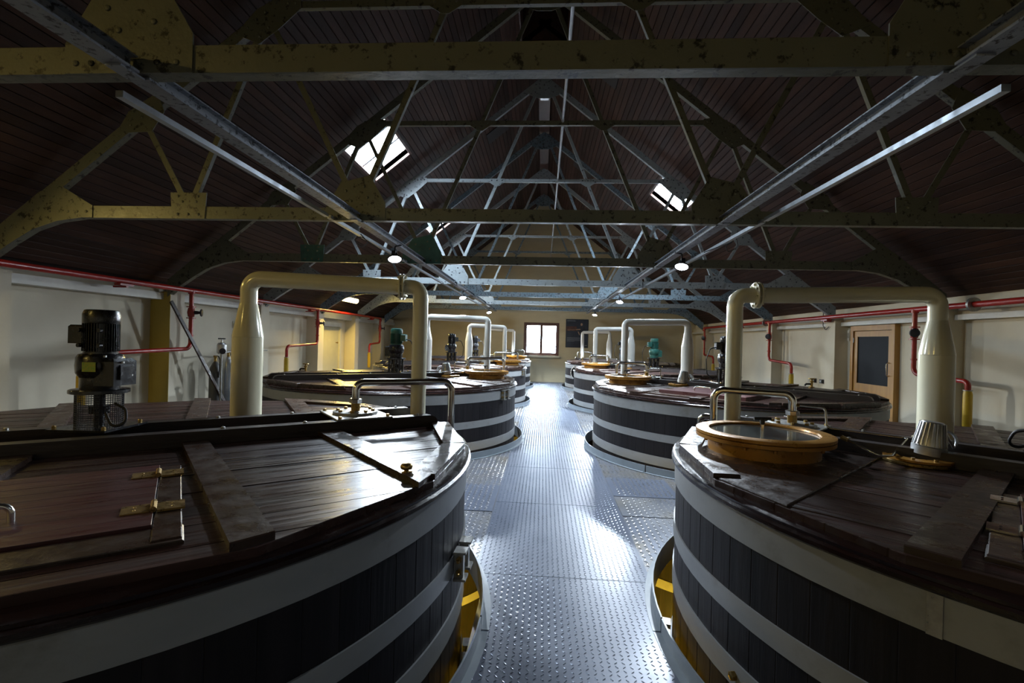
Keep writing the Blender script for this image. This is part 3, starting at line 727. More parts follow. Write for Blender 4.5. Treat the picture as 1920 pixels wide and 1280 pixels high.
# ------------------------------------------------------------------ cream vapour pipes
PIPES = [('L', 0, (-2.45, 3.90), (-1.05, 4.09), 'cream'), ('L', 1, (-2.45, 10.1), (-1.14, 9.95), 'white'), ('L', 2, (-2.33, 15.2), (-1.21, 15.25), 'white'), ('L', 3, (-2.30, 19.7), (-1.22, 19.9), 'white'),
         ('R', 0, (3.17, 4.14), (1.60, 4.20), 'cream'), ('R', 1, (2.87, 9.9), (1.60, 9.70), 'white'), ('R', 2, (2.66, 14.95), (1.58, 14.9), 'white'), ('R', 3, (2.67, 19.85), (1.60, 20.0), 'white')]
PLAB = {('L',0): 'cream arched pipe with flange rising from the left foreground vat', ('L',1): 'white arched pipe on the second left vat', ('L',2): 'white arched pipe on the third left vat', ('L',3): 'white arched pipe on the last left vat',
        ('R',0): 'cream arched pipe with flange rising from the right foreground vat', ('R',1): 'white arched pipe on the second right vat', ('R',2): 'white arched pipe on the third right vat', ('R',3): 'thin white arched pipe on the last right vat in front of the poster'}
for s, i, b, e, mt in PIPES:
    t = thing('arched_pipe', PLAB[(s, i)], 'pipe', (b[0], b[1], 1.045), 0, 'arched vapour pipes over the vats')
    ex, ey = e[0]-b[0], e[1]-b[1]; d = Vector((ex, ey, 0)).normalized(); zt = 1.165
    MB().lathe([(.118, 0), (.118, .675)], 32).build('wide_leg', M[mt], t)
    MB().lathe([(.119, .676), (.119, .685), (.068, .955)], 32).build('reducer', M[mt], t)
    R = .18
    MB().tube([(0,0,.955), (0,0,zt), (ex*.89, ey*.89, zt-.03)], .066, 20, .19, 10).build('top_run', M[mt], t, 60)
    MB().tube([(ex*.89, ey*.89, zt-.03), (ex, ey, zt-.034), (ex, ey, .0)], .064, 20, .17, 10).build('narrow_leg', M[mt], t, 60)
    fx = Vector((ex*.89, ey*.89, zt-.03))
    MB().lathe([(.145,-.006),(.145,.004),(.125,.008)], 32).build('base_ring', M[mt], t)
    if i != 0: continue
    fl_ = MB()
    for o_ in (-.022, .006): fl_.lathe([(.105, 0), (.11, .003), (.11, .013), (.105, .016)], 28, fx+d*o_, d)
    fo = fl_.build('flange', M[mt], t)
    bl = MB(); e2 = Vector((0,0,1)); e1 = d.cross(e2)
    for k in range(8):
        a = 2*PI*k/8+.2; p = fx+e1*(.088*math.cos(a))+e2*(.088*math.sin(a)); bl.tube([p-d*.036, p+d*.036], .010, 6)
    bl.build('flange_bolts', M[mt], fo, 30, kind='stuff')

# ------------------------------------------------------------------ chrome bow pipes with their flange plates
CL = {('L',0): 'polished steel bow pipe on a bolted plate on the left foreground vat', ('L',1): 'steel bow pipe behind the ochre hatch of the second left vat', ('L',2): 'steel bow pipe on the third left vat', ('L',3): 'steel bow pipe on the last left vat',
      ('R',0): 'polished steel bow pipe behind the glazed hatch of the right foreground vat', ('R',1): 'steel bow pipe behind the ochre hatch of the second right vat', ('R',2): 'steel bow pipe on the third right vat', ('R',3): 'steel bow pipe on the last right vat'}
for (s, i), lab in CL.items():
    a = uv(s, i, 1.47, -.03, 1.128)
    o = (uv('L', i, 2.25, -.16) if s == 'L' else uv('R', i, 2.02, -.20))
    ob = Vector((o.x-a.x, o.y-a.y, 0)); t = thing('bow_pipe', lab, 'pipe', a, SIDE[s][0], 'steel bow pipes on the vats')
    rot = Matrix.Rotation(-SIDE[s][0], 3, 'Z'); ob = rot @ ob
    pp = MB().bev(-.21, .21, -.265, .265, .001, .012, .003).build('mounting_plate', M['dull'], t, 0)
    MB().lathe([(.165,.012),(.17,.014),(.17,.032),(.165,.034)], 36).build('flange', M['dull'], t)
    bl = MB()
    for k in range(8):
        an = 2*PI*k/8+.3; bl.lathe([(.015,.034),(.015,.050),(.008,.052)], 6, (.135*math.cos(an), .135*math.sin(an), 0))
    for x in (-.18,.18):
        for y in (-.23,.23): bl.lathe([(.014,.012),(.014,.028),(.008,.030)], 6, (x, y, 0))
    bl.build('bolts', M['brass'], pp, 30, kind='stuff')
    MB().lathe([(.034,.034),(.034,.095)], 20).build('spigot', M['brass'], t)
    MB().lathe([(.052,.095),(.052,.125),(.040,.130)], 8).build('union_nut', M['steel'], t, 20)
    zt = .255; down = -.55 if s == 'L' else -.06
    MB().tube([(0,0,.13), (0,0,zt), (ob.x, ob.y, zt), (ob.x, ob.y, down)], .030, 16, .085, 8).build('bow_tube', M['steel'], t, 60)
    if s == 'R':
        MB().tube([(ob.x, ob.y, .02), (ob.x+.11, ob.y, .02), (ob.x+.11, ob.y, -.08)], .026, 12, .05, 6).build('side_elbow', M['steel'], t, 60)
# thin sensing tubes
def thin(name, lab, pts, r=.008, bend=.03, cat='tube', m='steel'):
    p0 = Vector(pts[0]); t = thing(name, lab, cat, p0)
    MB().tube([Vector(p)-p0 for p in pts], r, 8, bend, 4).build('tube_run', M[m], t, 60)
    for q in (pts[0], pts[-1]):
        q = Vector(q)-p0; n = Vector(pts[1])-Vector(pts[0]) if q.length < 1e-6 else Vector(pts[-1])-Vector(pts[-2])
        MB().tube([q-n.normalized()*.02, q+n.normalized()*.02], r*1.9, 6).build('fitting', M['brass'], t, 30)
    return t

# ------------------------------------------------------------------ ochre glazed hatches
def hatch(s, i, u, v, k, lab, rod=True):
    t = thing('glazed_hatch', lab, 'hatch', uv(s, i, u, v, 1.038), 0, 'ochre hatches on the vat lids')
    H = .175*k; rb = .39*k; rf = .48*k
    MB().lathe([(rb, 0), (rb, H-.045), (rb-.012, H-.045), (rb-.012, 0)], 56, cap=False).build('neck', M['ochre'], t)
    MB().lathe([(rb-.012, H-.055), (rf-.015, H-.055), (rf, H-.05), (rf, H-.028), (rb-.012, H-.028)], 56, cap=False).build('lower_flange', M['ochre'], t)
    MB().lathe([(rf-.10*k, H-.025), (rf-.002, H-.025), (rf+.002, H-.020), (rf+.002, H-.003), (rf-.006, H), (rf-.095*k, H), (rf-.10*k, H-.012)], 56, cap=False).build('cover_ring', M['ochre'], t)
    MB().lathe([(rf-.10*k, H-.022), (rf-.10*k, H-.014)], 48).build('glass_disc', M['sight'], t)
    bl = MB()
    for q in range(14):
        a = 2*PI*q/14; bl.lathe([(.011, H-.078), (.011, H-.055)], 6, ((rb+.03)*math.cos(a), (rb+.03)*math.sin(a), 0))
    bl.build('flange_bolts', M['ochre'], t, 30, kind='stuff')
    MB().lathe([(rb+.012, 0), (rb+.010, .008), (rb, .012)], 56, cap=False).build('sealant_bead', M['sill'], t)
    MB().lathe([(rb-.012, .002), (.001, .003)], 40, cap=False).build('dark_interior', M['darkvent'], t)
    if rod:
        MB().lathe([(.010, H-.10), (.010, H+.085), (.004, H+.085)], 12, (-.03, -.06, 0)).build('wiper_rod', M['steel'], t)
        MB().tube([(-.085, -.06, H+.088), (.025, -.06, H+.088)], .010, 10).lathe([(.014, H+.05), (.017, H+.085)], 10, (-.03, -.06, 0)).build('rod_handle', M['rubber'], t, 50)
hatch('R', 0, 1.43, -.80, .87, 'large ochre round hatch with glass cover and T-handle on the right foreground vat')
hatch('R', 1, 1.44, -.72, .84, 'ochre round hatch on the second right vat')
hatch('R', 2, 1.44, -.72, .84, 'ochre round hatch on the third right vat', False)
hatch('L', 1, 1.50, -.72, .84, 'ochre round hatch on the second left vat')
hatch('L', 2, 1.50, -.72, .84, 'ochre round hatch on the third left vat', False)
hatch('L', 3, 1.50, -.72, .84, 'ochre round hatch on the last left vat, partly behind another', False)
h0 = uv('R', 0, 1.44, -.80)
fR = uv('R', 0, 1.47, -.03)
thin('sensing_tube', 'thin bent steel tube beside the glazed hatch of the right foreground vat',
     [(fR.x+.03, fR.y, 1.30), (fR.x+.22, fR.y-.05, 1.29), (fR.x+.22, fR.y-.08, 1.14), (fR.x+.62, fR.y-.35, 1.13), (h0.x+.72, h0.y-.18, 1.09), (h0.x+.60, h0.y-.25, 1.10), (h0.x+.49, h0.y-.08, 1.17)], .008, .03)
for s, i in (('L',1), ('R',1), ('L',2), ('R',2)):
    a = uv(s, i, 1.47, -.03); h = uv(s, i, 1.47, -.72); sg = -1 if s == 'L' else 1
    thin('sensing_tube', 'thin bent steel tube beside the ochre hatch of the %s %s vat' % ({1:'second',2:'third'}[i], {'L':'left','R':'right'}[s]),
         [(a.x+sg*.03, a.y, 1.30), (a.x+sg*.25, a.y-.03, 1.30), (a.x+sg*.25, a.y-.05, 1.13), (h.x+sg*.62, h.y+.1, 1.12), (h.x+sg*.42, h.y, 1.14)], .009, .03)

# ------------------------------------------------------------------ ribbed sight-glass lamps
def sightlamp(s, i, u, v, lab, lean):
    t = thing('sight_lamp', lab, 'lamp', uv(s, i, u, v, 1.040), 0, 'ribbed sight-glass lamps on the lids')
    MB().lathe([(.175,0),(.18,.004),(.18,.020),(.175,.024),(.11,.024),(.11,.016)], 40, cap=False).build('sight_ring', M['brass'], t)
    MB().lathe([(.178,.026),(.178,.040),(.10,.042),(.10,.026)], 40, cap=False).build('clamp_ring', M['ochre'], t)
    MB().lathe([(.105,.018),(.105,.024)], 32).build('sight_glass', M['clear'], t)
    bl = MB()
    for k in range(8): a = 2*PI*k/8; bl.lathe([(.011,.042),(.011,.054)], 6, (.145*math.cos(a), .145*math.sin(a), 0))
    bl.build('ring_bolts', M['brass'], t, 30, kind='stuff')
    ax = Vector((lean[0], lean[1], 1)).normalized(); o = Vector((.06*lean[2], 0, .055))
    MB().lathe([(.070,0),(.088,.004),(.090,.055),(.084,.060)], 28, o, ax).build('lamp_collar', M['alu'], t)
    MB().lathe([(.078,.058),(.058,.205),(.052,.212)], 28, o, ax).build('lamp_housing', M['alu'], t)
    fn = MB(); tt = Vector((1,0,0)); e1 = ax.cross(tt).normalized(); e2 = ax.cross(e1)
    for k in range(22):
        a = 2*PI*k/22; dd = e1*math.cos(a)+e2*math.sin(a); fn.bar(o+ax*.062+dd*.082, o+ax*.205+dd*.060, .005, .014, dd)
    fn.build('cooling_ribs', M['alu'], t, 0, kind='stuff')
    MB().bar(o+Vector((.10*lean[2],.0,-.03)), o+Vector((.105*lean[2],0,.10)), .03, .010, (1,0,0)).build('bracket', M['brass'], t, 0)
    cpts = []
    for k in range(22):
        a = -.3*PI+2.6*PI*k/21; cpts.append((.20*lean[2]+.055*math.cos(a)*lean[2], .02+.004*k, .145+.055*math.sin(a)))
    MB().tube([tuple(o+ax*.17+Vector((.06*lean[2],0,0))), *cpts, (.24*lean[2], .12, .05), (.33*lean[2], .12, .006)], .009, 8).build('coiled_cable', M['galv'], t, 60)
sightlamp('R', 0, .68, -.28, 'ribbed aluminium lamp over a brass sight ring on the right foreground vat', (.10, -.05, 1))
sightlamp('R', 1, .68, -.30, 'ribbed aluminium lamp on the second right vat', (.12, 0, 1))
sightlamp('R', 2, .68, -.30, 'ribbed aluminium lamp on the third right vat', (.12, 0, 1))
sightlamp('L', 1, .95, -.30, 'ribbed aluminium lamp on the second left vat', (-.12, 0, -1))
sightlamp('L', 2, .95, -.30, 'ribbed aluminium lamp on the third left vat', (-.12, 0, -1))

# brass valves on the far side of lids
for (x, y, lab) in ((4.95, 9.3, 'small brass valve on the far side of the second right vat'), (-4.62, 9.25, 'small brass valve on the far side of the second left vat'), (-4.5, 14.7, 'small brass valve on the far side of the third left vat'), (1.55, 19.2, 'small dark valve spindle on the last right vat')):
    t = thing('brass_valve', lab, 'valve', (x, y, 1.04))
    MB().lathe([(.05,0),(.05,.012),(.022,.016),(.022,.09),(.032,.095),(.032,.12),(.015,.125),(.015,.15)], 16).build('valve_body', M['brass'], t)
    MB().lathe([(.055,.150),(.060,.156),(.055,.168)], 16).build('hand_knob', M['brass'], t)
    MB().tube([(0,0,.06),(-.10,0,.06),(-.12,0,.03)], .016, 10, .02).build('spout', M['rubber'], t, 60)

# round dial cover behind the third right vat
a = math.radians(158); nrm = Vector((math.cos(a), math.sin(a)*.2-.75, 0)).normalized()
t = thing('hose_reel', 'round black reel with a pale lettered rim hanging at the third right vat', 'reel', Vector((3.07+2.26*math.cos(a), 13.68+2.26*math.sin(a)-.02, .86)))
MB().lathe([(.19,-.03),(.195,-.025),(.195,.025),(.19,.03),(.15,.03),(.15,.0),(.0,.0)], 40, (0,0,0), nrm, cap=False).build('reel_body', M['black'], t)
MB().torus(.196, .008, (0,0,0), nrm).build('reel_rim', M['steel'], t, 60)
e2 = Vector((0,0,1)); e1 = nrm.cross(e2); mk = MB()
for k in range(26):
    if k in (8, 9, 20): continue
    an = 2*PI*k/26; c = e1*math.cos(an)+e2*math.sin(an); g = -e1*math.sin(an)+e2*math.cos(an); p = nrm*.0315+c*.172
    mk.add([p-g*.012-c*.016, p+g*.012-c*.016, p+g*.012+c*.016, p-g*.012+c*.016], [(0,1,2,3)])
mk.build('rim_marks', M['white_label'], t, 0, kind='stuff')
MB().lathe([(.03,.0),(.03,.05),(.012,.055)], 12, (0,0,0), nrm).build('hub', M['steel'], t)

# ------------------------------------------------------------------ roof trusses
TY = [2.28+2.9*k for k in range(7)]
def angle(mb, a, b, w, t, flip=1):
    """steel angle: a face plate toward -Y and a flange going back at its lower edge; a,b = (x,z)"""
    A = Vector((a[0], 0, a[1])); B = Vector((b[0], 0, b[1])); d = (B-A).normalized(); n = Vector((-d.z, 0, d.x))
    if n.z < 0: n = -n
    mb.bar(A, B, .008, w, n); mb.bar(A-n*(w/2-.004), B-n*(w/2-.004), t, .008, n, off=(0, 0))
    return mb
def truss_meshes(mt):
    out = []
    def ang(nm, pairs, w, t):
        for a, b in pairs:
            mb = MB(); A = Vector((a[0], 0, a[1])); B = Vector((b[0], 0, b[1])); d = (B-A).normalized()
            n = Vector((-d.z, 0, d.x)); n = n if n.z > 0 else -n
            mb.bar(A, B, .010, w, n)
            lo = A-n*(w/2-.005), B-n*(w/2-.005); Yv = Vector((0, t/2, 0))
            mb.bar(lo[0]+Yv, lo[1]+Yv, t, .010, n)
            out.append((nm, mb.mesh(nm, M[mt], 0)))
    ang('bottom_chord', [((-5.55, 3.08), (5.55, 3.08))], .135, .075)
    ang('rafter', [((-6.25, 2.72), (-.08, 7.62)), ((.08, 7.62), (6.25, 2.72))], .12, .075)
    ang('collar_tie', [((-3.0, 5.37), (3.0, 5.37))], .075, .05)
    for s in (-1, 1):
        ang('web_bar', [((s*3.85, 3.12), (s*4.42, 4.15)), ((s*3.85, 3.12), (s*3.0, 5.28)), ((s*1.93, 3.14), (s*3.0, 5.28)), ((s*1.93, 3.14), (s*1.0, 5.36)), ((s*1.0, 5.37), (s*.12, 7.5))], .062, .045)
    def plate(nm, poly):
        n = len(poly); mb = MB(); vs = [(x, -.0055-.010, z) for x, z in poly] + [(x, -.0055, z) for x, z in poly]
        mb.add(vs, [tuple(range(n)), tuple(range(n, 2*n))[::-1]] + [(i, i+n, (i+1)%n+n, (i+1)%n) for i in range(n)])
        out.append((nm, mb.mesh(nm, M[mt], 0)))
    rv = MB()
    def rivets(pts):
        for x, z in pts: rv.lathe([(.016, 0), (.014, .007), (.006, .012)], 8, (x, -.0155, z), (0, -1, 0))
    for s in (-1, 1):
        P = lambda L: [(s*x, z) for x, z in L]
        plate('gusset', P([(1.62, 3.01), (2.28, 3.01), (2.28, 3.16), (2.12, 3.42), (1.80, 3.50), (1.62, 3.20)])); rivets(P([(1.70,3.06),(1.80,3.06),(1.90,3.06),(2.05,3.06),(2.14,3.06),(2.22,3.06),(1.82,3.26),(1.86,3.38),(2.00,3.22),(2.06,3.33)]))
        plate('gusset', P([(3.66, 3.01), (4.04, 3.01), (4.06, 3.30), (3.64, 3.30)])); rivets(P([(3.73,3.06),(3.85,3.06),(3.97,3.06),(3.76,3.20),(3.92,3.20),(3.74,3.26),(3.97,3.26)]))
        plate('gusset', P([(4.72, 3.96), (4.58, 4.20), (4.24, 4.42), (4.16, 4.20), (4.30, 3.98)])); rivets(P([(4.55,4.05),(4.42,4.14),(4.30,4.25)]))
        plate('gusset', P([(3.36, 5.05), (3.12, 5.32), (2.86, 5.46), (2.62, 5.42), (2.62, 5.32), (2.84, 5.12), (3.08, 4.94)])); rivets(P([(3.22,5.12),(3.12,5.21),(3.02,5.29),(2.90,5.39),(2.76,5.38),(2.68,5.38),(2.98,5.12),(3.08,5.02)]))
        plate('gusset', P([(.84, 5.41), (1.20, 5.41), (1.20, 5.33), (1.06, 5.24), (.98, 5.24), (.84, 5.33)])); rivets(P([(.90,5.37),(1.02,5.37),(1.14,5.37)]))
        # haunch plate that sweeps down from the chord to the wall
        top = [(4.98, 3.147), (5.35, 3.36), (5.62, 3.30), (6.00, 3.00), (6.42, 2.66)]
        bot = [(6.42, 2.36), (6.20, 2.55), (5.95, 2.72), (5.70, 2.87), (5.40, 2.97), (5.10, 3.012), (4.98, 3.013)]
        plate('haunch', P(top+bot)); rivets(P([(5.05,3.08),(5.16,3.08),(5.27,3.08),(5.38,3.08),(5.49,3.08),(5.45,3.25),(5.58,3.19),(5.70,3.09),(5.82,2.99),(5.95,2.89),(6.08,2.77),(6.22,2.62)]))
        ht = MB(); q = [(x, z) for x, z in bot]
        for a, b in zip(q, q[1:]):
            ht.bar((s*a[0], .035, a[1]+.004), (s*b[0], .035, b[1]+.004), .08, .008, (0, 0, 1))
        out.append(('haunch_flange', ht.mesh('haunch_flange', M[mt], 0)))
    plate('apex_plate', [(-.34, 7.30), (-.30, 7.50), (0, 7.72), (.30, 7.50), (.34, 7.30), (.12, 7.22), (-.12, 7.22)]); rivets([(-.2,7.36),(-.1,7.45),(.1,7.45),(.2,7.36)])
    rm = rv.mesh('rivets', M['rivet'] if mt != 'truss_warmlit' else M[mt], 40)
    return out, rm
TM = {k: truss_meshes(k) for k in ('truss_warmlit', 'truss', 'truss_old')}
ORD = ['nearest steel roof truss, its thick chord crossing the top of the picture', 'second steel roof truss from the camera, with the riveted haunch at the left edge', 'third steel roof truss, its chord just above the left cream pipe',
       'fourth steel roof truss from the camera, pale with bright riveted gussets', 'fifth steel roof truss from the camera, behind the pale fourth one', 'sixth steel roof truss from the camera', 'last steel roof truss, close to the end wall']
TMAT = ['truss_warmlit', 'truss_warmlit', 'truss_warmlit', 'truss', 'truss_old', 'truss', 'truss_old']
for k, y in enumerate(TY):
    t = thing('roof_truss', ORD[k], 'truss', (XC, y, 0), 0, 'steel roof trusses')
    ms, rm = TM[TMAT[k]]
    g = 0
    for nm, me in ms:
        o = put(nm, me, t)
        if nm == 'gusset':
            g += 1
            if (k, g) in ((2, 2), (2, 1)):
                o.material_slots[0].link = 'OBJECT'; o.material_slots[0].material = M['teal']; o['label'] = 'teal painted gusset plate'
    o = put('rivets', rm, t); o['kind'] = 'stuff'
t = thing('roof_truss', 'steel roof truss behind the camera', 'truss', (XC, TY[0]-2.9, 0), 0, 'steel roof trusses')
for nm, me in TM['truss_warmlit'][0]: put(nm, me, t)

# longitudinal rails under the trusses and the cable channels beside them
for x, lab in ((-2.05, 'long grey steel rail under the trusses, left of the walkway'), (1.82, 'long grey steel rail under the trusses, right of the walkway')):
    t = thing('steel_rail', lab, 'rail', (x, 0, 3.04)); ys = [YB+.05] + TY + [20.6]
    for a, b in zip(ys, ys[1:]):
        MB().box(-.055, .055, a+.03, b-.03, -.04, -.028).box(-.006, .006, a+.03, b-.03, -.028, .035).box(-.045, .045, a+.03, b-.03, .035, .043).build('rail_length', M['rail'], t, 0)
        MB().box(-.04, .04, b-.12, b+.02, -.05, -.0405).build('splice_plate', M['rail'], t, 0)
for x, lab in ((-2.33, 'bright galvanised cable channel beside the left rail'), (2.20, 'bright galvanised cable channel beside the right rail')):
    t = thing('cable_channel', lab, 'cable channel', (x, 0, 3.03)); ys = [2.5, 5.1, 8.0, 10.9, 13.8, 16.6, 19.6]
    for a, b in zip(ys, ys[1:]): MB().box(-.022, .022, a, b-.06, -.018, .018).build('channel_length', M['galv'], t, 0)
    MB().tube([(.04, 5.9, -.01), (.10, 6.0, -.09), (.0, 6.05, -.15), (-.06, 5.95, -.08), (.03, 5.9, -.03), (.12 if x < 0 else -.2, 6.3, -.10)], .006, 6, .04).build('loose_cable', M['rubber'], t, 60)
t = thing('conduit', 'thin pale conduit running below the ridge', 'conduit', (.23, 0, 5.40))
ys = [YB, 2.25, 5.15, 8.05, 10.95, 13.8, 16.7, 21.0]
for a, b in zip(ys, ys[1:]): MB().tube([(0, a, 0), (0, b-.02, 0)], .022, 10).build('conduit_length', M['galv'], t, 60)
for b in ys[1:-1]: MB().tube([(0, b-.06, 0), (0, b+.04, 0)], .027, 10).build('conduit_joint', M['galv'], t, 60)

# ------------------------------------------------------------------ flood lamps on the rails
LLAB = ['bright lamp hanging from the left rail, nearest the camera', 'lamp on the left rail, middle one in view', 'farthest lamp on the left rail',
        'bright lamp hanging from the right rail, nearest the camera', 'lamp on the right rail, middle one in view', 'farthest lamp on the right rail',
        'lamp on the left rail above the camera', 'lamp on the right rail above the camera']
for k, (x, y, e) in enumerate(RAIL_LAMPS):
    t = thing('flood_lamp', LLAB[k], 'lamp', (x, y, 3.01), 0, 'flood lamps on the rails')
    sx = 1 if x < 0 else -1
    tilt = Vector((sx*.22, -.42, -1)).normalized()       # lamps lean toward the aisle and the near end
    o = Vector((-sx*.09, 0, -.20))
    MB().tube([(0,0,0), (-sx*.09,0,-.02), (-sx*.09,0,-.12)], .011, 8, .02).build('hanger', M['ironblk'], t, 60)
    MB().lathe([(.0,-.105),(.04,-.10),(.05,-.05),(.098,-.012),(.100,0),(.087,0)], 28, o, tilt, cap=False).build('housing', M['black'], t)
    MB().lathe([(.085,-.006),(.001,-.004)], 28, o, tilt, cap=False).build('lens', M['lens_cool'], t)
    MB().bar(o-tilt*.08+Vector((0,.05,.0)), o-tilt*.08+Vector((0,-.05,.02)), .05, .06, (0,0,1)).build('ballast_box', M['ironblk'], t, 0)
    l = bpy.data.lights.new('flood_light', 'SPOT'); l.energy = e*6; l.color = COOL; l.spot_size = math.radians(150); l.spot_blend = .6; l.shadow_soft_size = .08
    lo = bpy.data.objects.new('flood_light', l); C.objects.link(lo); lo.parent = t; lo.location = o+tilt*.03
    lo.rotation_euler = tilt.to_track_quat('-Z', 'Y').to_euler()

# warm bulkhead lamp on the left slope, and two more of them behind the camera
def bulkhead(x, y, lab, e, ln=1.1, side=-1, drop=.07):
    z = ZR - SL*abs(x-XC) - drop
    t = thing('bulkhead_lamp', lab, 'lamp', (x, y, z), 0, 'warm tube lamps under the eaves')
    ax = Vector((side*CS, 0, -SN)); nn = Vector((-side*SN, 0, -CS))
    mb = MB(); mb.bar((0,-ln/2,0), (0,ln/2,0), .16, .05, -nn); mb.build('lamp_tray', M['lintel'], t, 0)
    d = MB(); vs = []; n = 8; K = 9
    for j, yy in enumerate((-ln/2+.02, -ln/2+.06, ln/2-.06, ln/2-.02)):
        rr = .05 if j in (0, 3) else .085
        for i in range(K):
            a = PI*i/(K-1); vs.append(nn*(.026+rr*.9*math.sin(a)) + ax*(rr*math.cos(a)) + Vector((0, yy, 0)))
    fs = [(j*K+i, j*K+i+1, (j+1)*K+i+1, (j+1)*K+i) for j in range(3) for i in range(K-1)] + [tuple(range(K)), tuple(range(3*K, 4*K))]
    d.add(vs, fs).build('diffuser', M['lens_warm'], t, 50)
    l = bpy.data.lights.new('tube_light', 'AREA'); l.shape = 'RECTANGLE'; l.size = .14; l.size_y = ln; l.energy = e; l.color = WARM
    lo = bpy.data.objects.new('tube_light', l); C.objects.link(lo); lo.parent = t
    if drop > .1:
        for yy in (-.35, .35): MB().tube([tuple(-nn*.02+Vector((0,yy,0))), (0, yy, drop-.02)], .012, 8).build('stem', M['lintel'], t, 60)
    z_ = -nn; y_ = Vector((0,1,0)); x_ = y_.cross(z_)
    lo.matrix_local = Matrix(((x_.x, y_.x, z_.x, nn.x*.12), (x_.y, y_.y, z_.y, nn.y*.12), (x_.z, y_.z, z_.z, nn.z*.12), (0,0,0,1)))
bulkhead(-6.02, 14.75, 'glowing yellow tube lamp under the left eaves', E_BULKHEAD, 1.1, -1, .26)
bulkhead(-5.9, 3.6, 'warm tube lamp under the left eaves, outside the picture', E_REAR, 1.1)
bulkhead(-5.2, -1.6, 'warm tube lamp under the left eaves behind the camera', E_REAR*2.2, 1.1)
# yellow lamps on the lower floor
for (x, y) in ((-1.2, 5.8), (1.6, 5.7), (-1.2, 11.3), (.7, 16), (-5.6, 5.8), (5.8, 5.6)):
    t = thing('lower_lamp', 'yellow lamp hidden on the storey below, %s' % {(-1.2, 5.8):'between the two nearest left vats',(1.6, 5.7):'between the two nearest right vats',(-1.2, 11.3):'under the middle of the walkway',(.7, 16):'under the far end of the walkway',(-5.6, 5.8):'by the left wall',(5.8, 5.6):'by the right wall'}[(x, y)], 'lamp', (x, y, -2.0), 0, 'yellow lamps below the walkway')
    MB().box(-.08, .08, -.4, .4, 0, .06).build('lamp_tray', M['lintel'], t, 0)
    MB().box(-.06, .06, -.38, .38, -.03, -.001).build('diffuser', M['lens_low'], t, 0)
    l = bpy.data.lights.new('lower_light', 'POINT'); l.energy = E_BELOW; l.color = SODIUM; l.shadow_soft_size = .3
    lo = bpy.data.objects.new('lower_light', l); C.objects.link(lo); lo.parent = t; lo.location = (0, 0, -.45)

# ------------------------------------------------------------------ red gas pipes on both walls
def redmain(x, y0, y1, z, drops, lab, sgn, flanges, brackets):
    t = thing('red_pipe', lab, 'pipe', (x, y0, z))
    def L(p): return Vector(p)-Vector((x, y0, z))
    MB().tube([L((x, y0, z)), L((x, y1, z)), L((x, y1, z-.12))], .045, 16, .06, 6).build('main_run', M['red'], t, 60)
    for (y, zb, yo, z2) in drops:
        r = .036
        MB().tube([L((x, y, z)), L((x, y, zb)), L((x, yo, zb-.05)), L((x, yo, z2))], r, 14, .12, 8).build('drop_run', M['red'], t, 60)
        MB().lathe([(.055, -.03), (.055, .03)], 14, L((x, y, z-.03))).build('tee_joint', M['red'], t)
        vb = MB().lathe([(.075, 0), (.075, .018)], 16, L((x, y, z-.30))).lathe([(.075, 0), (.075, .018)], 16, L((x, y, z-.50))).lathe([(.05, 0), (.062, .08), (.05, .16)], 14, L((x, y, z-.47)))
        v = vb.build('valve', M['red'], t)
        MB().lathe([(.04, .0), (.03, .10), (.022, .14), (.06, .145), (.072, .16), (.06, .175), (.02, .18)], 16, L((x, y, z-.39)), (-sgn*.55, -.8 if sgn > 0 else .25, 0)).build('handwheel', M['ironblk'], v)
        MB().lathe([(.04, 0), (.048, .02), (.055, .05), (.055, .50), (.045, .55)], 16, L((x, yo, z2-.55))).build('yellow_sleeve', M['yellow'], t, label='yellow sleeve on the red drop pipe')
        MB().lathe([(.058, 0), (.058, .012)], 14, L((x, yo, z2))).build('union', M['dull'], t)
        MB().lathe([(.045, 0), (.045, .03)], 14, L((x, y, zb+.22))).build('union', M['red'], t)
    for y in flanges:
        MB().lathe([(.10, -.018), (.10, -.002)], 24, L((x, y, z)), (0, 1, 0)).lathe([(.10, .002), (.10, .018)], 24, L((x, y, z)), (0, 1, 0)).build('pipe_flange', M['dull'], t)
    for y in brackets:
        MB().box(-.05, .05, y-y0-.12, y-y0+.12, -.075, -.045).box(-.05 if sgn > 0 else -.16, .105 if sgn > 0 else .05, y-y0-.02, y-y0+.02, -.10, -.076).build('pipe_bracket', M['red'], t, 0)
redmain(-6.32, YB+.1, 18.55, 2.50, [(8.36, 1.46, 6.30, 1.15), (13.28, 1.53, 11.66, 1.20), (18.5, 1.55, 17.4, 1.20)], 'red pipe running along the top of the left wall with three drops', -1, [], [6.95, 10.4, 12.9, 17.6])
redmain(6.12, YB+.1, 19.05, 2.44, [(8.46, 1.38, 7.42, 1.20), (13.64, 1.42, 12.42, 1.12), (18.97, 1.42, 17.95, 1.12)], 'red pipe running along the top of the right wall with three drops', 1, [7.36, 13.85], [11.0, 15.6])

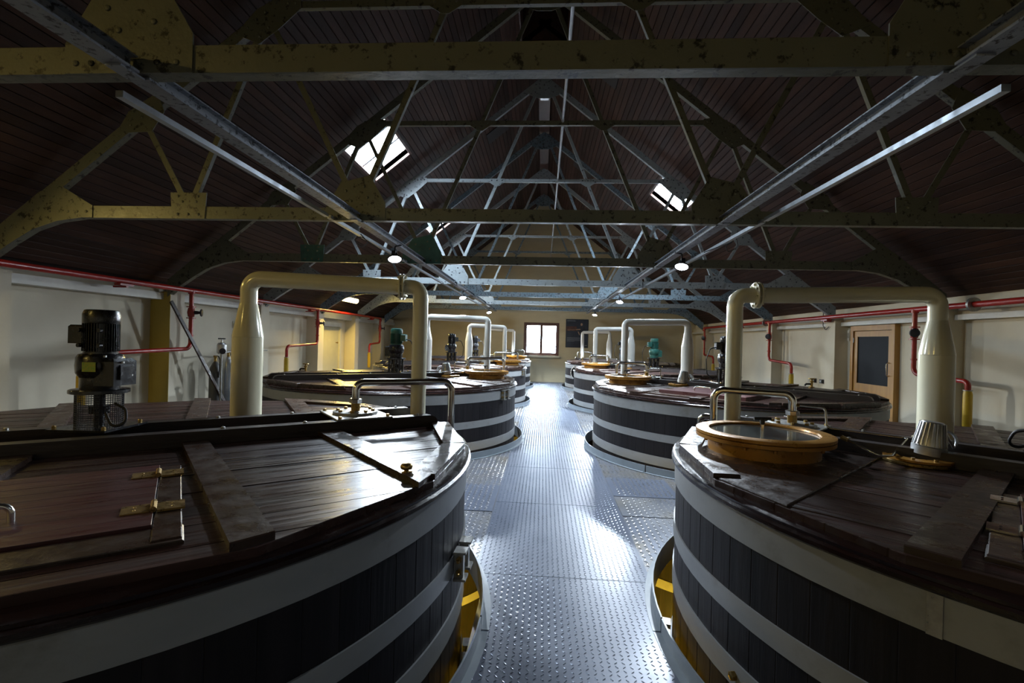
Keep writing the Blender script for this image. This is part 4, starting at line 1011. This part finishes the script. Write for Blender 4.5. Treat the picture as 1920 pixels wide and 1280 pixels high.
# ------------------------------------------------------------------ doors
d = sempty('door_1', (XRW, 9.96, 0))      # pine door with dark glass, right wall
def dbox(mb, y0, y1, z0, z1, x0, x1): return mb.box(x0, x1, y0, y1, z0, z1)
f = MB(); dbox(f, -.64, -.56, 0, 2.24, -.10, 0); dbox(f, .56, .64, 0, 2.24, -.10, 0); dbox(f, -.56, .56, 2.14, 2.24, -.10, 0)
f.build('door_frame', M['pine'], d, 0)
f = MB(); dbox(f, -.55, -.45, .02, 2.13, -.075, -.03); dbox(f, .45, .55, .02, 2.13, -.075, -.03); dbox(f, -.45, .45, 2.02, 2.13, -.075, -.03); dbox(f, -.45, .45, .02, 1.08, -.075, -.03)
lf = f.build('door_leaf', M['pine'], d, 0)
dbox(MB(), -.45, .45, 1.08, 2.02, -.058, -.048).build('door_pane', M['doorglass'], lf, 0)
MB().tube([(-.08, -.50, 1.28), (-.14, -.50, 1.28), (-.14, -.50, 1.52), (-.08, -.50, 1.52)], .010, 8, .03).build('door_handle', M['steel'], lf, 60)
for z in (1.95, .4): MB().tube([(-.085, .555, z-.05), (-.085, .555, z+.05)], .012, 8).build('hinge', M['dull'], lf, 60)
d = sempty('door_2', (XLW, 15.15, 0))     # cream door, left wall
f = MB(); dbox(f, -.75, -.63, 0, 2.20, 0, .12); dbox(f, .63, .75, 0, 2.20, 0, .12); dbox(f, -.63, .63, 2.06, 2.20, 0, .12)
f.build('door_frame', M['lintel'], d, 0)
f = MB(); dbox(f, -.62, .62, .02, 2.05, .02, .06); lf = f.build('door_leaf', M['doorwhite'], d, 0)
dbox(MB(), -.60, -.52, 1.35, 2.0, .0605, .064).build('door_strip', M['white'], lf, 0, label='white strip on the door edge'); dbox(MB(), -.60, -.52, .3, 1.33, .0605, .064).build('door_edge', M['ironblk'], lf, 0, label='dark strip on the door edge')
MB().lathe([(.02,0),(.012,.03),(.03,.05),(.03,.065)], 12, (.06, .45, 1.55), (1,0,0)).build('door_handle', M['brass'], lf)

# ------------------------------------------------------------------ poster on the end wall
t = thing('wall_poster', 'dark framed poster with a dim picture of a seated figure, right of the window', 'poster', (1.455, YW-.012, 1.54))
M['pblack'] = mat('poster_black', (.010,.011,.016), .35); M['pnavy'] = mat('poster_navy', (.022,.028,.045), .4, var=.4, vscale=(4,4,4))
M['pbrown'] = mat('poster_brown', (.13,.045,.022), .5, var=.7, vscale=(9,9,14), col2=(.03,.014,.012)); M['pskin'] = mat('poster_light', (.42,.26,.16), .5); M['pgrey'] = mat('poster_text_grey', (.30,.30,.30), .5)
MB().box(-.485, .485, -.008, .0115, 0, 1.235).build('poster_frame', M['pblack'], t, 0)
def flat(nm, x0, x1, z0, z1, mt, lv=1): return MB().box(x0, x1, -.0085-.0008*lv, -.0085-.0008*(lv-1), z0, z1).build(nm, M[mt], t, 0)
flat('print_ground', -.46, .46, .03, 1.20, 'pnavy'); flat('picture_glow', -.46, -.02, .72, .92, 'pbrown', 2)
def fpoly(nm, poly, mt, lv):
    n = len(poly); y0, y1 = -.0085-.0008*lv, -.0085-.0008*(lv-1)
    MB().add([(x, y0, z) for x, z in poly]+[(x, y1, z) for x, z in poly], [tuple(range(n))]+[(i, i+n, (i+1)%n+n, (i+1)%n) for i in range(n)]).build(nm, M[mt], t, 0)
fpoly('picture_figure', [(.08,.55),(.10,.80),(.14,.92),(.30,.90),(.40,.78),(.42,.55)], 'pblack', 2)
fpoly('picture_face', [(.19+.045*math.cos(2*PI*k/12), 1.01+.06*math.sin(2*PI*k/12)) for k in range(12)], 'pskin', 3)
fpoly('picture_arm', [(-.05,.80),(.14,.82),(.15,.78),(.02,.765),(-.05,.77)], 'pskin', 3)
fpoly('picture_leg', [(.03,.70),(.07,.70),(.13,.56),(.10,.54)], 'pskin', 3)
fpoly('picture_table', [(-.42,.765),(-.04,.79),(-.04,.775),(-.42,.75)], 'pskin', 3)
for k in range(10): flat('title_letter', -.43+.036*k, -.43+.036*k+.024, 1.145, 1.17, 'pgrey', 3)
for k in range(6): flat('text_line', -.43, .16 if k < 5 else -.1, .43-.032*k, .437-.032*k, 'pgrey', 3)
flat('imprint', .34, .44, .09, .115, 'pgrey', 3)

# ------------------------------------------------------------------ gas rig by the left wall behind the first vat
def cylinder(x, y, r, h, m, lab, hat=True):
    t = thing('gas_cylinder', lab, 'gas cylinder', (x, y, 0), 0, 'gas cylinders by the left wall')
    MB().lathe([(r*.95, 0), (r, .02), (r, h-.22), (r*.9, h-.12), (r*.55, h-.04), (r*.3, h)], 20).build('cylinder_body', M[m], t)
    MB().lathe([(.025, h), (.025, h+.07), (.035, h+.08), (.035, h+.11)], 12).build('cylinder_valve', M['brass'], t)
    MB().tube([(0,0,h+.10), (.08,-.03,h+.10), (.12,-.04,h+.03), (.10,-.04,h-.30)], .010, 8, .03).build('gas_hose', M['rubber'], t, 60)
cylinder(-6.15, 8.80, .10, 1.22, 'darksteel', 'grey gas cylinder, leftmost of the group behind the left foreground vat')
cylinder(-6.10, 9.10, .10, 1.30, 'galv', 'taller grey gas cylinder in the group by the left wall')
cylinder(-6.12, 9.40, .09, 1.18, 'green', 'green gas cylinder in the group by the left wall')
cylinder(-6.10, 9.68, .09, 1.20, 'darksteel', 'pale gas cylinder at the right of the group by the left wall')
t = thing('gas_regulator', 'silver pressure regulator with a black T-handle above the gas cylinders', 'regulator', (-6.0, 8.75, 1.42))
MB().lathe([(.05,-.05),(.085,-.03),(.085,.12),(.06,.15),(.02,.16),(.014,.22)], 20).build('regulator_body', M['alu'], t)
MB().tube([(-.07,.0,.23),(.07,0,.23)], .012, 8).build('tee_handle', M['rubber'], t, 60)
MB().lathe([(.055,0),(.055,.04),(.05,.045)], 18, (.06,-.06,.0), (.6,-.8,0)).build('gauge', M['ironblk'], t)
MB().tube([(.06,.05,-.02),(.10,.9,.02),(.12,1.3,.0)], .016, 8).build('manifold_pipe', M['dull'], t, 60)
MB().tube([(0,0,-.05),(0,0,-1.42)], .018, 8).build('stand_pipe', M['dull'], t, 60)
t = thing('leaning_plank', 'dark plank leaning diagonally against the left wall beside the yellow-lit pier', 'plank', (-5.95, 9.15, 0))
MB().bar((0,0,0), (-.36,-1.28,2.27), .06, .03, (1,0,0)).build('plank_board', M['batten'], t, 0)
t = thing('coiled_hose', 'black hose coil behind the wide leg of the left cream pipe', 'hose', (-6.2, 10.05, 1.0))
for k in range(4): MB().torus(.34-.012*k, .022, (.03*k, 0, 0), (1, .15, 0), 36, 8).build('hose_turn', M['rubber'], t, 60)
MB().box(-.50, .0, -.04, .04, .28, .33).build('hose_hook', M['dull'], t, 0)

# small wall fittings, right wall
for (y, z, w, h, c, lab) in ((12.05, 1.0, .09, .10, 'ironblk', 'small black socket on the right wall left of the middle yellow sleeve'), (11.75, 1.0, .10, .09, 'ironblk', 'small black socket on the right wall right of the middle yellow sleeve'), (10.95, 2.05, .06, .22, 'lintel', 'small pale thermometer plate on the wall left of the pine door')):
    x = XRW if y > 11.3 else XRW; 
    if y == 10.95: y = 10.76
    t = thing('wall_socket' if c == 'ironblk' else 'thermometer_plate', lab, 'wall fitting', (x, y, z))
    MB().box(-.05, -.002, -w/2, w/2, -h/2, h/2).build('case', M[c], t, 0)
    MB().box(-.056, -.0501, -w/4, w/4, -h/4, h/4).build('front', M['dull'], t, 0)
t = thing('wall_loop_cable', 'thin cable hanging under the haunch foot on the right wall', 'cable', (6.2, 11.25, 2.62))
MB().tube([(0,0,0), (0,0,-.35), (0,-.10,-.45), (.0,-.22,-.38)], .008, 8, .05).build('cable_run', M['rubber'], t, 60)
t = thing('dark_light_switch', 'small round fitting on the left wall above the gas rig', 'wall fitting', (XLW, 10.4, 1.95))
MB().box(.002, .012, -.07, .07, -.08, .08).build('back_plate', M['doorwhite'], t, 0)
MB().lathe([(.035,0),(.03,.08)], 12, (.012,0,0), (1,0,0)).build('knob', M['ironblk'], t)
